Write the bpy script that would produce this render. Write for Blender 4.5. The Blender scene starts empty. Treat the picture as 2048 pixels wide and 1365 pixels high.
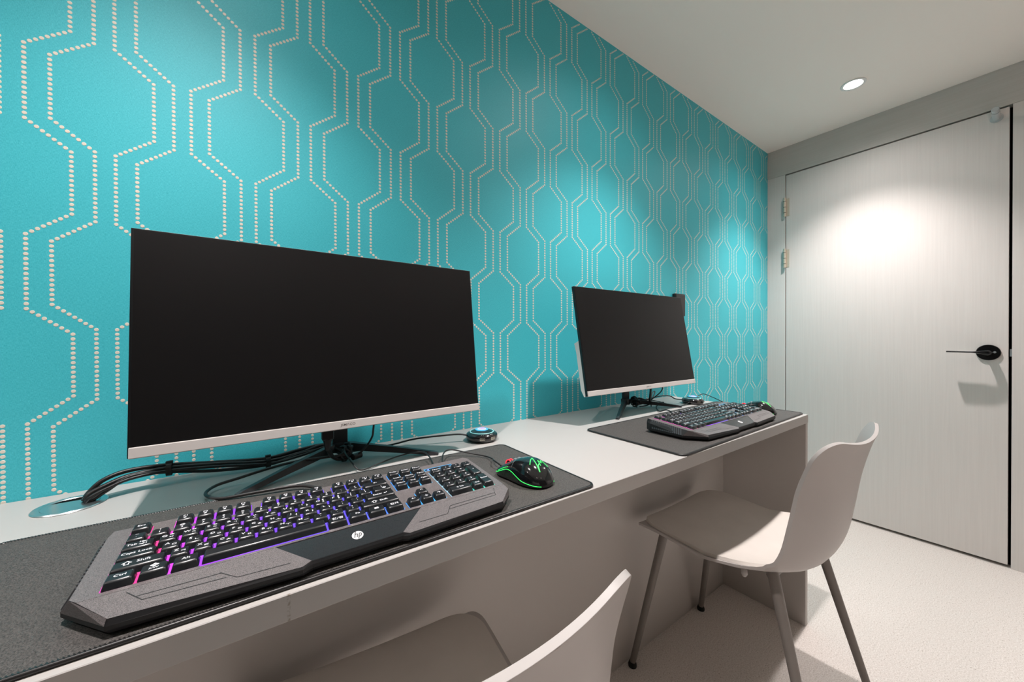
import bpy, bmesh, math, random
from mathutils import Vector, Matrix

random.seed(7)
SC = bpy.context.scene
COL = SC.collection

# ------------------------------------------------------------------ camera
FPX = 727.886
cam_data = bpy.data.cameras.new('camera')
cam_data.sensor_fit = 'HORIZONTAL'
cam_data.sensor_width = 36.0
cam_data.lens = FPX / 2048 * 36.0
cam_data.clip_start = 0.02
cam = bpy.data.objects.new('camera', cam_data)
COL.objects.link(cam)
_yaw, _pit, _rol = 0.959102, -0.005566, -0.002887
_fw = Vector((math.cos(_yaw) * math.cos(_pit), math.sin(_yaw) * math.cos(_pit), math.sin(_pit)))
_r0 = Vector((math.sin(_yaw), -math.cos(_yaw), 0))
_u0 = _r0.cross(_fw)
_r = _r0 * math.cos(_rol) + _u0 * math.sin(_rol)
_u = -_r0 * math.sin(_rol) + _u0 * math.cos(_rol)
CAM_POS = Vector((-2.7200, -0.9843, 1.0222))
cam.matrix_world = Matrix(((_r.x, _u.x, -_fw.x, CAM_POS.x), (_r.y, _u.y, -_fw.y, CAM_POS.y), (_r.z, _u.z, -_fw.z, CAM_POS.z), (0, 0, 0, 1)))
SC.camera = cam

# ------------------------------------------------------------------ world, exposure
world = bpy.data.worlds.new('world')
SC.world = world
world.use_nodes = True
world.node_tree.nodes['Background'].inputs[0].default_value = (0.05, 0.05, 0.05, 1)
world.node_tree.nodes['Background'].inputs[1].default_value = 0.3
SC.view_settings.view_transform = 'Standard'
SC.view_settings.look = 'None'
SC.view_settings.exposure = 0.11
SC.view_settings.gamma = 1.0
SC.view_settings.use_curve_mapping = False
LAMP_COLOR = (1.0, 0.925, 0.905)
# each lamp: a main beam and the wide spill of its reflector (watts, cone, blend)
LAMP_BEAMS = [(92.0, math.radians(97), 1.0), (8.5, math.radians(152), 0.9)]
FILL_BEAMS = [(125.0, math.radians(66), 1.0)]
FILL_SPOTS = [(-0.41, -2.15), (-1.64, -2.15), (-2.87, -2.15)]  # unseen lamps added behind the camera to lift the bounce light
LAMP_SPOTS = [(-0.41, -0.50), (-1.64, -0.53), (-2.87, -0.53), (-4.10, -0.53)]  # leftmost is an unseen lamp, added to continue the row

# room numbers (metres): teal wall y = 0, door wall x = 0, floor z = 0
CEIL = 2.221
ROOM_X = -4.75
ROOM_Y = -3.10
DESK_Z = 0.75
DESK_F = -0.530
DESK_END = -1.115
PAD_Z = 0.754

# ------------------------------------------------------------------ helpers
def srgb(r, g, b):
    def c(v):
        v /= 255.0
        return v / 12.92 if v <= 0.04045 else ((v + 0.055) / 1.055) ** 2.4
    return (c(r), c(g), c(b), 1.0)

def new_mat(name):
    m = bpy.data.materials.new(name)
    m.use_nodes = True
    nt = m.node_tree
    return m, nt, nt.nodes['Principled BSDF']

def mat(name, col, rough=0.5, metal=0.0, spec=0.5, noise=None, bump=None, coat=0.0, emit=None, estr=0.0):
    """noise=(scale, amount, (sx,sy,sz)) colour mottling, bump=(scale, strength, distance, (sx,sy,sz))"""
    m, nt, b = new_mat(name)
    b.inputs['Base Color'].default_value = col
    b.inputs['Roughness'].default_value = rough
    b.inputs['Metallic'].default_value = metal
    b.inputs['Specular IOR Level'].default_value = spec
    b.inputs['Coat Weight'].default_value = coat
    b.inputs['Coat Roughness'].default_value = 0.08
    if emit:
        b.inputs['Emission Color'].default_value = emit
        b.inputs['Emission Strength'].default_value = estr
    if noise or bump:
        tc = nt.nodes.new('ShaderNodeTexCoord')
    if noise:
        mp = nt.nodes.new('ShaderNodeMapping'); mp.inputs['Scale'].default_value = noise[2] if len(noise) > 2 else (1, 1, 1)
        tx = nt.nodes.new('ShaderNodeTexNoise'); tx.inputs['Scale'].default_value = noise[0]; tx.inputs['Detail'].default_value = 4
        mx = nt.nodes.new('ShaderNodeMix'); mx.data_type = 'RGBA'
        a = noise[1]
        mx.inputs[6].default_value = tuple(max(0, c * (1 - a)) for c in col[:3]) + (1,)
        mx.inputs[7].default_value = tuple(min(1, c * (1 + a)) for c in col[:3]) + (1,)
        rp = nt.nodes.new('ShaderNodeMapRange'); rp.inputs[1].default_value = 0.3; rp.inputs[2].default_value = 0.7
        nt.links.new(tc.outputs['Object'], mp.inputs[0]); nt.links.new(mp.outputs[0], tx.inputs['Vector'])
        nt.links.new(tx.outputs['Fac'], rp.inputs[0]); nt.links.new(rp.outputs[0], mx.inputs[0])
        nt.links.new(mx.outputs[2], b.inputs['Base Color'])
    if bump:
        mp = nt.nodes.new('ShaderNodeMapping'); mp.inputs['Scale'].default_value = bump[3] if len(bump) > 3 else (1, 1, 1)
        tx = nt.nodes.new('ShaderNodeTexNoise'); tx.inputs['Scale'].default_value = bump[0]; tx.inputs['Detail'].default_value = 3
        bp = nt.nodes.new('ShaderNodeBump'); bp.inputs['Strength'].default_value = bump[1]; bp.inputs['Distance'].default_value = bump[2]
        nt.links.new(tc.outputs['Object'], mp.inputs[0]); nt.links.new(mp.outputs[0], tx.inputs['Vector'])
        nt.links.new(tx.outputs['Fac'], bp.inputs['Height']); nt.links.new(bp.outputs[0], b.inputs['Normal'])
    return m

def emis(name, col, strength):
    m, nt, b = new_mat(name)
    b.inputs['Base Color'].default_value = (0.02, 0.02, 0.02, 1)
    b.inputs['Emission Color'].default_value = col
    b.inputs['Emission Strength'].default_value = strength
    return m

def link(o, parent=None):
    COL.objects.link(o)
    if parent is not None:
        o.parent = parent
    return o

def tag(o, label=None, cat=None, group=None, kind=None):
    if label: o['label'] = label
    if cat: o['category'] = cat
    if group: o['group'] = group
    if kind: o['kind'] = kind
    return o

def empty(name, loc=(0, 0, 0), rz=0.0):
    o = bpy.data.objects.new(name, None)
    o.empty_display_size = 0.05
    o.location = loc
    o.rotation_euler = (0, 0, rz)
    return link(o)

def obj(name, bm, material, parent=None, smooth=False, sharp=None, loc=None):
    bmesh.ops.recalc_face_normals(bm, faces=bm.faces)
    me = bpy.data.meshes.new(name)
    if smooth:
        for f in bm.faces: f.smooth = True
        if sharp is not None:
            for e in bm.edges:
                if len(e.link_faces) == 2 and e.calc_face_angle(0) > sharp: e.smooth = False
    bm.to_mesh(me); bm.free()
    me.materials.append(material)
    o = bpy.data.objects.new(name, me)
    if loc: o.location = loc
    return link(o, parent)

def copy_tree(o, parent=None):
    c = o.copy(); COL.objects.link(c); c.parent = parent
    for ch in list(o.children):
        copy_tree(ch, c)
    return c

def BM(): return bmesh.new()

def box(bm, lo, hi, bev=0.0, seg=2, mtx=None):
    x0, y0, z0 = lo; x1, y1, z1 = hi
    vs = [bm.verts.new(p) for p in ((x0,y0,z0),(x1,y0,z0),(x1,y1,z0),(x0,y1,z0),(x0,y0,z1),(x1,y0,z1),(x1,y1,z1),(x0,y1,z1))]
    fs = [bm.faces.new([vs[i] for i in f]) for f in ((3,2,1,0),(4,5,6,7),(0,1,5,4),(1,2,6,5),(2,3,7,6),(3,0,4,7))]
    if bev > 0:
        es = list({e for f in fs for e in f.edges})
        r = bmesh.ops.bevel(bm, geom=es, offset=bev, segments=seg, affect='EDGES', profile=0.5)
        vs = list({v for f in r['faces'] for v in f.verts} | {v for v in vs if v.is_valid})
    if mtx is not None:
        bmesh.ops.transform(bm, matrix=mtx, verts=[v for v in vs if v.is_valid])
    return bm

def boxes(*specs):
    bm = BM()
    for s in specs: box(bm, *s)
    return bm

def prism(bm, poly, zt, zb):
    """poly: list of (x,y); zt, zb numbers or functions of (x,y)"""
    ft = zt if callable(zt) else (lambda x, y: zt)
    fb = zb if callable(zb) else (lambda x, y: zb)
    top = [bm.verts.new((x, y, ft(x, y))) for x, y in poly]
    bot = [bm.verts.new((x, y, fb(x, y))) for x, y in poly]
    n = len(poly)
    bm.faces.new(top); bm.faces.new(bot[::-1])
    for i in range(n):
        bm.faces.new((top[i], bot[i], bot[(i+1) % n], top[(i+1) % n]))
    return bm

def lathe(bm, prof, seg=32, mtx=None, cap=True):
    rings = []
    new = []
    for r, z in prof:
        if r < 1e-6:
            v = bm.verts.new((0, 0, z)); rings.append([v]); new.append(v)
        else:
            ring = [bm.verts.new((r*math.cos(2*math.pi*i/seg), r*math.sin(2*math.pi*i/seg), z)) for i in range(seg)]
            rings.append(ring); new += ring
    for a, b in zip(rings, rings[1:]):
        for i in range(seg):
            j = (i+1) % seg
            if len(a) == 1 and len(b) == 1: continue
            if len(a) == 1: bm.faces.new((a[0], b[i], b[j]))
            elif len(b) == 1: bm.faces.new((a[i], a[j], b[0]))
            else: bm.faces.new((a[i], a[j], b[j], b[i]))
    if cap:
        for ring in (rings[0], rings[-1]):
            if len(ring) > 1: bm.faces.new(ring)
    if mtx is not None: bmesh.ops.transform(bm, matrix=mtx, verts=new)
    return bm

def spline(pts, n=8, closed=False):
    P = [Vector(p) for p in pts]
    out = []
    m = len(P)
    rng = range(m if closed else m-1)
    for i in rng:
        p1, p2 = P[i], P[(i+1) % m]
        p0 = P[i-1] if (i > 0 or closed) else p1 + (p1-p2)
        p3 = P[(i+2) % m] if (i+2 < m or closed) else p2 + (p2-p1)
        for k in range(n):
            t = k/n
            out.append(0.5*((2*p1)+(p2-p0)*t+(2*p0-5*p1+4*p2-p3)*t*t+(3*p1-p0-3*p2+p3)*t**3))
    if not closed: out.append(P[-1])
    return out

def tube(bm, path, rad, seg=8, closed=False, flat=1.0, caps=True):
    """rad: number or function of fraction 0..1"""
    P = [Vector(p) for p in path]
    n = len(P)
    rings = []
    prev = None
    for i, p in enumerate(P):
        if closed: t = (P[(i+1) % n]-P[i-1]).normalized()
        else: t = (P[min(i+1, n-1)]-P[max(i-1, 0)]).normalized()
        if prev is None:
            a = Vector((0, 0, 1)) if abs(t.z) < 0.9 else Vector((1, 0, 0))
            nrm = (a - t*a.dot(t)).normalized()
        else:
            nrm = (prev - t*prev.dot(t)).normalized()
        prev = nrm
        b = t.cross(nrm)
        r = rad(i/max(1, n-1)) if callable(rad) else rad
        rings.append([bm.verts.new(p + nrm*(r*flat*math.cos(2*math.pi*k/seg)) + b*(r*math.sin(2*math.pi*k/seg))) for k in range(seg)])
    for i in range(n if closed else n-1):
        a, b2 = rings[i], rings[(i+1) % n]
        for k in range(seg):
            l = (k+1) % seg
            bm.faces.new((a[k], a[l], b2[l], b2[k]))
    if caps and not closed:
        bm.faces.new(rings[0][::-1]); bm.faces.new(rings[-1])
    return bm

def cable(name, pts, rad, material, parent=None, n=8, seg=8, flat=1.0):
    return obj(name, tube(BM(), spline(pts, n), rad, seg, flat=flat), material, parent, smooth=True)

_txt = {}
def text_geo(s, shear=0.0):
    """flat glyph outlines as (verts, faces) at size 1, left aligned"""
    key = (s, shear)
    if key in _txt: return _txt[key]
    c = bpy.data.curves.new('glyphs', 'FONT'); c.body = s; c.shear = shear
    c.resolution_u = 2; c.offset = 0.006
    o = bpy.data.objects.new('glyphs', c); COL.objects.link(o)
    bpy.context.view_layer.update()
    me = bpy.data.meshes.new_from_object(o.evaluated_get(bpy.context.evaluated_depsgraph_get()))
    vs = [(v.co.x, v.co.y) for v in me.vertices]
    fs = [tuple(f.vertices) for f in me.polygons]
    bpy.data.objects.remove(o); bpy.data.curves.remove(c); bpy.data.meshes.remove(me)
    _txt[key] = (vs, fs)
    return vs, fs

def add_text(bm, s, cx, cy, size, z=0.0, sx=1.0, shear=0.0, fit=None, mtx=None):
    """glyphs centred on (cx, cy)"""
    vs, fs = text_geo(s, shear)
    if not vs: return
    x0 = min(v[0] for v in vs); x1 = max(v[0] for v in vs)
    y0 = min(v[1] for v in vs); y1 = max(v[1] for v in vs)
    k = size
    kx = size*sx
    if fit and (x1-x0)*kx > fit:
        kx = fit/(x1-x0)
    mx, my = (x0+x1)/2, (y0+y1)/2
    nv = []
    for x, y in vs:
        p = Vector((cx+(x-mx)*kx, cy+(y-my)*k, z))
        nv.append(bm.verts.new(mtx @ p if mtx is not None else p))
    for f in fs:
        try: bm.faces.new([nv[i] for i in f])
        except ValueError: pass

def rounded_rect(x0, y0, x1, y1, r, seg=6):
    out = []
    for cx, cy, a0 in ((x1-r, y0+r, -90), (x1-r, y1-r, 0), (x0+r, y1-r, 90), (x0+r, y0+r, 180)):
        for k in range(seg+1):
            a = math.radians(a0+90*k/seg)
            out.append((cx+r*math.cos(a), cy+r*math.sin(a)))
    return out

# ------------------------------------------------------------------ materials
def make_teal():
    m, nt, b = new_mat('teal_wallpaper')
    tc = nt.nodes.new('ShaderNodeTexCoord')
    hs = []
    for sc in ((260, 1, 1700), (1700, 1, 260)):
        mp = nt.nodes.new('ShaderNodeMapping'); mp.inputs['Scale'].default_value = sc
        tx = nt.nodes.new('ShaderNodeTexNoise'); tx.inputs['Scale'].default_value = 1.0; tx.inputs['Detail'].default_value = 2
        nt.links.new(tc.outputs['Object'], mp.inputs[0]); nt.links.new(mp.outputs[0], tx.inputs['Vector'])
        hs.append(tx)
    ad = nt.nodes.new('ShaderNodeMath'); ad.operation = 'ADD'
    nt.links.new(hs[0].outputs['Fac'], ad.inputs[0]); nt.links.new(hs[1].outputs['Fac'], ad.inputs[1])
    mr = nt.nodes.new('ShaderNodeMapRange'); mr.inputs[1].default_value = 0.7; mr.inputs[2].default_value = 1.3
    nt.links.new(ad.outputs[0], mr.inputs[0])
    mx = nt.nodes.new('ShaderNodeMix'); mx.data_type = 'RGBA'
    mx.inputs[6].default_value = TEAL_A; mx.inputs[7].default_value = TEAL_B
    nt.links.new(mr.outputs[0], mx.inputs[0]); nt.links.new(mx.outputs[2], b.inputs['Base Color'])
    bp = nt.nodes.new('ShaderNodeBump'); bp.inputs['Strength'].default_value = 0.25; bp.inputs['Distance'].default_value = 0.0006
    nt.links.new(ad.outputs[0], bp.inputs['Height']); nt.links.new(bp.outputs[0], b.inputs['Normal'])
    b.inputs['Roughness'].default_value = 0.5
    b.inputs['Specular IOR Level'].default_value = 0.45
    return m
TEAL_A = srgb(46, 176, 190)
TEAL_B = srgb(82, 204, 216)

def make_floor():
    m, nt, b = new_mat('speckled_vinyl')
    tc = nt.nodes.new('ShaderNodeTexCoord')
    def layer(scale, lo, hi, typ='n'):
        tx = nt.nodes.new('ShaderNodeTexNoise' if typ == 'n' else 'ShaderNodeTexVoronoi')
        tx.inputs['Scale'].default_value = scale
        nt.links.new(tc.outputs['Object'], tx.inputs['Vector'])
        mr = nt.nodes.new('ShaderNodeMapRange'); mr.inputs[1].default_value = lo; mr.inputs[2].default_value = hi
        nt.links.new(tx.outputs[0], mr.inputs[0])
        return mr
    base = srgb(205, 198, 190)
    m1 = nt.nodes.new('ShaderNodeMix'); m1.data_type = 'RGBA'
    m1.inputs[6].default_value = srgb(201, 193, 186); m1.inputs[7].default_value = srgb(224, 218, 213)
    nt.links.new(layer(270, 0.36, 0.64).outputs[0], m1.inputs[0])
    m2 = nt.nodes.new('ShaderNodeMix'); m2.data_type = 'RGBA'
    m2.inputs[7].default_value = srgb(140, 128, 118)
    nt.links.new(layer(230, 0.655, 0.71).outputs[0], m2.inputs[0]); nt.links.new(m1.outputs[2], m2.inputs[6])
    m3 = nt.nodes.new('ShaderNodeMix'); m3.data_type = 'RGBA'
    m3.inputs[7].default_value = srgb(236, 232, 228)
    nt.links.new(layer(210, 0.66, 0.72).outputs[0], m3.inputs[0]); nt.links.new(m2.outputs[2], m3.inputs[6])
    nt.links.new(m3.outputs[2], b.inputs['Base Color'])
    b.inputs['Roughness'].default_value = 0.55
    b.inputs['Specular IOR Level'].default_value = 0.3
    return m

def make_grain(name, c0, c1, sc):
    m, nt, b = new_mat(name)
    tc = nt.nodes.new('ShaderNodeTexCoord')
    mp = nt.nodes.new('ShaderNodeMapping'); mp.inputs['Scale'].default_value = sc
    d = nt.nodes.new('ShaderNodeTexNoise'); d.inputs['Scale'].default_value = 1.0; d.inputs['Detail'].default_value = 5; d.inputs['Distortion'].default_value = 0.7
    nt.links.new(tc.outputs['Object'], mp.inputs[0]); nt.links.new(mp.outputs[0], d.inputs['Vector'])
    mr = nt.nodes.new('ShaderNodeMapRange'); mr.inputs[1].default_value = 0.35; mr.inputs[2].default_value = 0.65
    nt.links.new(d.outputs['Fac'], mr.inputs[0])
    mx = nt.nodes.new('ShaderNodeMix'); mx.data_type = 'RGBA'; mx.inputs[6].default_value = c0; mx.inputs[7].default_value = c1
    nt.links.new(mr.outputs[0], mx.inputs[0]); nt.links.new(mx.outputs[2], b.inputs['Base Color'])
    bp = nt.nodes.new('ShaderNodeBump'); bp.inputs['Strength'].default_value = 0.12; bp.inputs['Distance'].default_value = 0.0005
    nt.links.new(d.outputs['Fac'], bp.inputs['Height']); nt.links.new(bp.outputs[0], b.inputs['Normal'])
    b.inputs['Roughness'].default_value = 0.6
    b.inputs['Specular IOR Level'].default_value = 0.25
    return m

def make_backlight():
    m, nt, b = new_mat('key_backlight')
    tc = nt.nodes.new('ShaderNodeTexCoord')
    sp = nt.nodes.new('ShaderNodeSeparateXYZ')
    nt.links.new(tc.outputs['Object'], sp.inputs[0])
    mr = nt.nodes.new('ShaderNodeMapRange'); mr.inputs[1].default_value = 0.0; mr.inputs[2].default_value = 0.46
    nt.links.new(sp.outputs[0], mr.inputs[0])
    cr = nt.nodes.new('ShaderNodeValToRGB')
    e = cr.color_ramp.elements
    e[0].position = 0.0; e[0].color = (0.85, 0.02, 0.50, 1)
    e[1].position = 1.0; e[1].color = (0.0, 0.9, 0.55, 1)
    for pos, c in ((0.035, (0.95, 0.02, 0.35, 1)), (0.075, (0.95, 0.02, 0.25, 1)), (0.095, (0.75, 0.03, 0.9, 1)), (0.16, (0.40, 0.03, 1.0, 1)), (0.30, (0.18, 0.03, 1.0, 1)), (0.52, (0.10, 0.08, 1.0, 1)), (0.64, (0.03, 0.30, 1.0, 1)), (0.78, (0.05, 0.55, 1.0, 1)), (0.835, (0.75, 0.75, 0.6, 1)), (0.88, (0.05, 0.85, 0.7, 1))):
        n = e.new(pos); n.color = c
    nt.links.new(mr.outputs[0], cr.inputs[0])
    b.inputs['Base Color'].default_value = (0.02, 0.02, 0.02, 1)
    nt.links.new(cr.outputs[0], b.inputs['Emission Color'])
    b.inputs['Emission Strength'].default_value = 1.25
    return m

def make_speckle(name, c0, c1, scale, rough, bumpd=0.0004):
    m, nt, b = new_mat(name)
    tc = nt.nodes.new('ShaderNodeTexCoord')
    tx = nt.nodes.new('ShaderNodeTexNoise'); tx.inputs['Scale'].default_value = scale; tx.inputs['Detail'].default_value = 2
    nt.links.new(tc.outputs['Object'], tx.inputs['Vector'])
    mr = nt.nodes.new('ShaderNodeMapRange'); mr.inputs[1].default_value = 0.3; mr.inputs[2].default_value = 0.72
    nt.links.new(tx.outputs['Fac'], mr.inputs[0])
    mx = nt.nodes.new('ShaderNodeMix'); mx.data_type = 'RGBA'; mx.inputs[6].default_value = c0; mx.inputs[7].default_value = c1
    nt.links.new(mr.outputs[0], mx.inputs[0]); nt.links.new(mx.outputs[2], b.inputs['Base Color'])
    bp = nt.nodes.new('ShaderNodeBump'); bp.inputs['Strength'].default_value = 0.4; bp.inputs['Distance'].default_value = bumpd
    nt.links.new(tx.outputs['Fac'], bp.inputs['Height']); nt.links.new(bp.outputs[0], b.inputs['Normal'])
    b.inputs['Roughness'].default_value = rough
    return m

def make_apron():
    """white laminate with two faint drip stains near the left pad"""
    m = mat('desk_laminate', srgb(179, 176, 173), 0.38)
    nt = m.node_tree; b = nt.nodes['Principled BSDF']
    def N(kind, **kw):
        n = nt.nodes.new(kind)
        for k, v in kw.items(): setattr(n, k, v)
        return n
    tc = N('ShaderNodeTexCoord'); sp = N('ShaderNodeSeparateXYZ'); nt.links.new(tc.outputs['Object'], sp.inputs[0])
    nz = N('ShaderNodeTexNoise'); nz.inputs['Scale'].default_value = 260; nt.links.new(tc.outputs['Object'], nz.inputs['Vector'])
    dx = N('ShaderNodeMath', operation='ADD'); dx.inputs[1].default_value = STAIN_DX; nt.links.new(sp.outputs[0], dx.inputs[0])
    ab = N('ShaderNodeMath', operation='ABSOLUTE'); nt.links.new(dx.outputs[0], ab.inputs[0])
    m1 = N('ShaderNodeMapRange'); m1.inputs[1].default_value = 0.0022; m1.inputs[2].default_value = 0.0006; nt.links.new(ab.outputs[0], m1.inputs[0])
    m2 = N('ShaderNodeMapRange'); m2.inputs[1].default_value = 0.42; m2.inputs[2].default_value = 0.62; nt.links.new(nz.outputs['Fac'], m2.inputs[0])
    m3 = N('ShaderNodeMapRange'); m3.inputs[1].default_value = -0.2285; m3.inputs[2].default_value = -0.2292; nt.links.new(sp.outputs[1], m3.inputs[0])
    p1 = N('ShaderNodeMath', operation='MULTIPLY'); nt.links.new(m1.outputs[0], p1.inputs[0]); nt.links.new(m2.outputs[0], p1.inputs[1])
    p2 = N('ShaderNodeMath', operation='MULTIPLY'); nt.links.new(p1.outputs[0], p2.inputs[0]); nt.links.new(m3.outputs[0], p2.inputs[1])
    p3 = N('ShaderNodeMath', operation='MULTIPLY'); p3.inputs[1].default_value = 0.55; nt.links.new(p2.outputs[0], p3.inputs[0])
    mx = N('ShaderNodeMix', data_type='RGBA'); mx.inputs[6].default_value = srgb(179, 176, 173); mx.inputs[7].default_value = srgb(110, 92, 60)
    nt.links.new(p3.outputs[0], mx.inputs[0]); nt.links.new(mx.outputs[2], b.inputs['Base Color'])
    return m
STAIN_DX = 2.6935-2.4

M = dict(
    teal=make_teal(),
    dot=mat('cream_print', srgb(226, 218, 204), 0.42, spec=0.5),
    ceiling=mat('ceiling_paint', srgb(250, 238, 230), 0.9, spec=0.2),
    plainwall=mat('wall_paint', srgb(112, 97, 86), 0.8, spec=0.2),
    floor=make_floor(),
    door=make_grain('door_grain', srgb(217, 211, 207), srgb(221, 215, 211), (1, 150, 3.0)),
    header=make_grain('header_grain', srgb(200, 194, 188), srgb(205, 199, 194), (1, 3.0, 110)),
    black=mat('black_gap', (0.004, 0.004, 0.004, 1), 0.9, spec=0.1),
    desk=make_apron(),
    desk_under=mat('desk_panel', srgb(190, 185, 180), 0.5, noise=(2.0, 0.02)),
    steel=mat('hinge_steel', srgb(214, 202, 184), 0.35, metal=0.35),
    grey_metal=mat('grey_metal', srgb(150, 158, 162), 0.35, metal=0.6),
    alu=mat('brushed_aluminium', srgb(205, 212, 214), 0.28, metal=0.95),
    handle=mat('black_chrome', srgb(34, 36, 38), 0.22, metal=0.8),
    plastic_black=mat('black_plastic', srgb(18, 18, 19), 0.42),
    screen=mat('matte_screen', (0.006, 0.006, 0.0065, 1), 0.34, spec=0.32, bump=(900, 0.02, 0.0001)),
    bezel=mat('black_bezel', (0.006, 0.007, 0.008, 1), 0.3),
    silver=mat('silver_plastic', srgb(222, 218, 215), 0.34, metal=0.15),
    white_back=mat('white_housing', srgb(222, 219, 216), 0.4),
    logo_grey=mat('logo_grey', srgb(110, 104, 102), 0.5),
    stand=mat('stand_black', srgb(42, 43, 46), 0.38, spec=0.5, bump=(700, 0.1, 0.0002)),
    cable=mat('cable_black', srgb(20, 20, 21), 0.42),
    cable2=mat('cable_grey_black', srgb(44, 42, 42), 0.40),
    mat_cloth=make_speckle('mouse_mat_cloth', srgb(30, 29, 28), srgb(92, 88, 85), 950, 0.66, 0.00016),
    stitch=mat('stitched_thread', srgb(30, 29, 29), 0.38, spec=0.6),
    kb_deck=make_speckle('keyboard_deck', srgb(64, 61, 62), srgb(132, 126, 126), 1500, 0.36, 0.0001),
    kb_rib=mat('keyboard_rib', srgb(74, 76, 79), 0.32, spec=0.6),
    kb_base=mat('keyboard_base', srgb(24, 25, 27), 0.5),
    kb_gloss=mat('gloss_black', srgb(44, 44, 46), 0.10, spec=0.5, noise=(1800, 0.35)),
    key=mat('key_plastic', srgb(27, 30, 33), 0.30, spec=0.6),
    legend=mat('key_legend', srgb(225, 225, 228), 0.5, emit=(0.8, 0.82, 0.9, 1), estr=0.35),
    backlight=make_backlight(),
    white_print=mat('white_print', srgb(238, 238, 238), 0.4),
    dark_print=mat('dark_print', srgb(22, 23, 25), 0.4),
    led_blue=emis('led_blue', (0.12, 0.15, 1, 1), 4.0),
    led_cyan=emis('led_cyan', (0.05, 0.5, 1, 1), 1.2),
    mouse=mat('mouse_gloss', (0.006, 0.007, 0.008, 1), 0.10, spec=0.6, coat=0.4),
    mouse_grip=make_speckle('mouse_grip', srgb(6, 7, 7), srgb(46, 62, 50), 420, 0.35),
    led_green=emis('led_green', (0.03, 0.9, 0.12, 1), 1.7),
    led_red=emis('led_red', (1.0, 0.02, 0.04, 1), 2.2),
    hub=mat('hub_gloss', srgb(26, 25, 28), 0.14, spec=0.6, coat=0.3),
    led_violet=emis('led_violet', (0.42, 0.32, 1, 1), 1.6),
    led_white=emis('led_white', (0.8, 0.85, 0.95, 1), 0.9),
    hub_ring=mat('hub_ring', srgb(150, 225, 225), 0.25, emit=(0.35, 0.9, 0.9, 1), estr=0.35),
    port=mat('usb_port', srgb(225, 220, 205), 0.25, metal=0.9),
    chair=mat('chair_shell', srgb(180, 175, 172), 0.42, spec=0.4, noise=(5.0, 0.02)),
    chair_pad=mat('chair_pad', srgb(205, 199, 192), 0.55, spec=0.35, noise=(14.0, 0.03)),
    chair_leg=mat('chair_leg', srgb(128, 122, 117), 0.42, spec=0.4),
    rubber=mat('rubber', srgb(16, 16, 16), 0.6),
    lamp_trim=mat('lamp_trim', srgb(235, 233, 230), 0.5),
    lamp_glow=emis('lamp_glow', (1.0, 0.97, 0.93, 1), 60.0),
)

# ------------------------------------------------------------------ room shell
def struct(name, bm, m, smooth=False):
    return tag(obj(name, bm, m, smooth=smooth), kind='structure')

T = 0.12
struct('floor', boxes(((ROOM_X-T, ROOM_Y-T, -0.1), (T+0.1, T, 0.0))), M['floor'])
wall_back = struct('wall_back', boxes(((ROOM_X-T, 0.0, 0.0), (T+0.1, T, CEIL))), M['teal'])
struct('wall_left', boxes(((ROOM_X-T, ROOM_Y, 0.0), (ROOM_X, 0.0, CEIL))), M['plainwall'])
struct('wall_front', boxes(((ROOM_X-T, ROOM_Y-T, 0.0), (T+0.1, ROOM_Y, CEIL))), M['plainwall'])

# ceiling with round cut-outs for the recessed lamps
ALL_SPOTS = LAMP_SPOTS + FILL_SPOTS
def ceiling():
    bm = BM()
    R, N = 0.036, 24
    Y0, Y1 = ROOM_Y-T, T
    ym = -1.40
    for spots, y0, y1 in ((sorted(LAMP_SPOTS), ym, Y1), (sorted(FILL_SPOTS), Y0, ym)):
        xs = [ROOM_X-T] + [(a[0]+b[0])/2 for a, b in zip(spots, spots[1:])] + [T+0.1]
        for (cx, cy), (xa, xb) in zip(spots, zip(xs, xs[1:])):
            outer, inner = [], []
            for k in range(N):
                a = 2*math.pi*(k+0.5)/N
                d = (math.cos(a), math.sin(a))
                inner.append((cx+R*d[0], cy+R*d[1]))
                tx = ((xb-cx) if d[0] > 0 else (xa-cx))/d[0]
                ty = ((y1-cy) if d[1] > 0 else (y0-cy))/d[1]
                t = min(tx, ty)
                outer.append((cx+t*d[0], cy+t*d[1]))
            corners = [(xa, y0), (xb, y0), (xb, y1), (xa, y1)]
            iv = [bm.verts.new((x, y, CEIL)) for x, y in inner]
            iv2 = [bm.verts.new((x, y, CEIL+0.1)) for x, y in inner]
            ov = [bm.verts.new((x, y, CEIL)) for x, y in outer]
            for k in range(N):
                l = (k+1) % N
                bm.faces.new((iv[k], iv[l], iv2[l], iv2[k]))
                seq = [iv[k], ov[k]]
                p, q = outer[k], outer[l]
                if abs(p[0]-q[0]) > 1e-6 and abs(p[1]-q[1]) > 1e-6:
                    for c in corners:
                        if (abs(c[0]-p[0]) < 1e-6 or abs(c[0]-q[0]) < 1e-6) and (abs(c[1]-p[1]) < 1e-6 or abs(c[1]-q[1]) < 1e-6):
                            seq.append(bm.verts.new((c[0], c[1], CEIL)))
                seq += [ov[l], iv[l]]
                bm.faces.new(seq)
    box(bm, (ROOM_X-T, Y0, CEIL+0.1), (T+0.1, Y1, CEIL+0.2))
    return bm
bm = ceiling()
me_c = bpy.data.meshes.new('ceiling'); bm.to_mesh(me_c); bm.free(); me_c.materials.append(M['ceiling'])
tag(link(bpy.data.objects.new('ceiling', me_c)), kind='structure')

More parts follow.
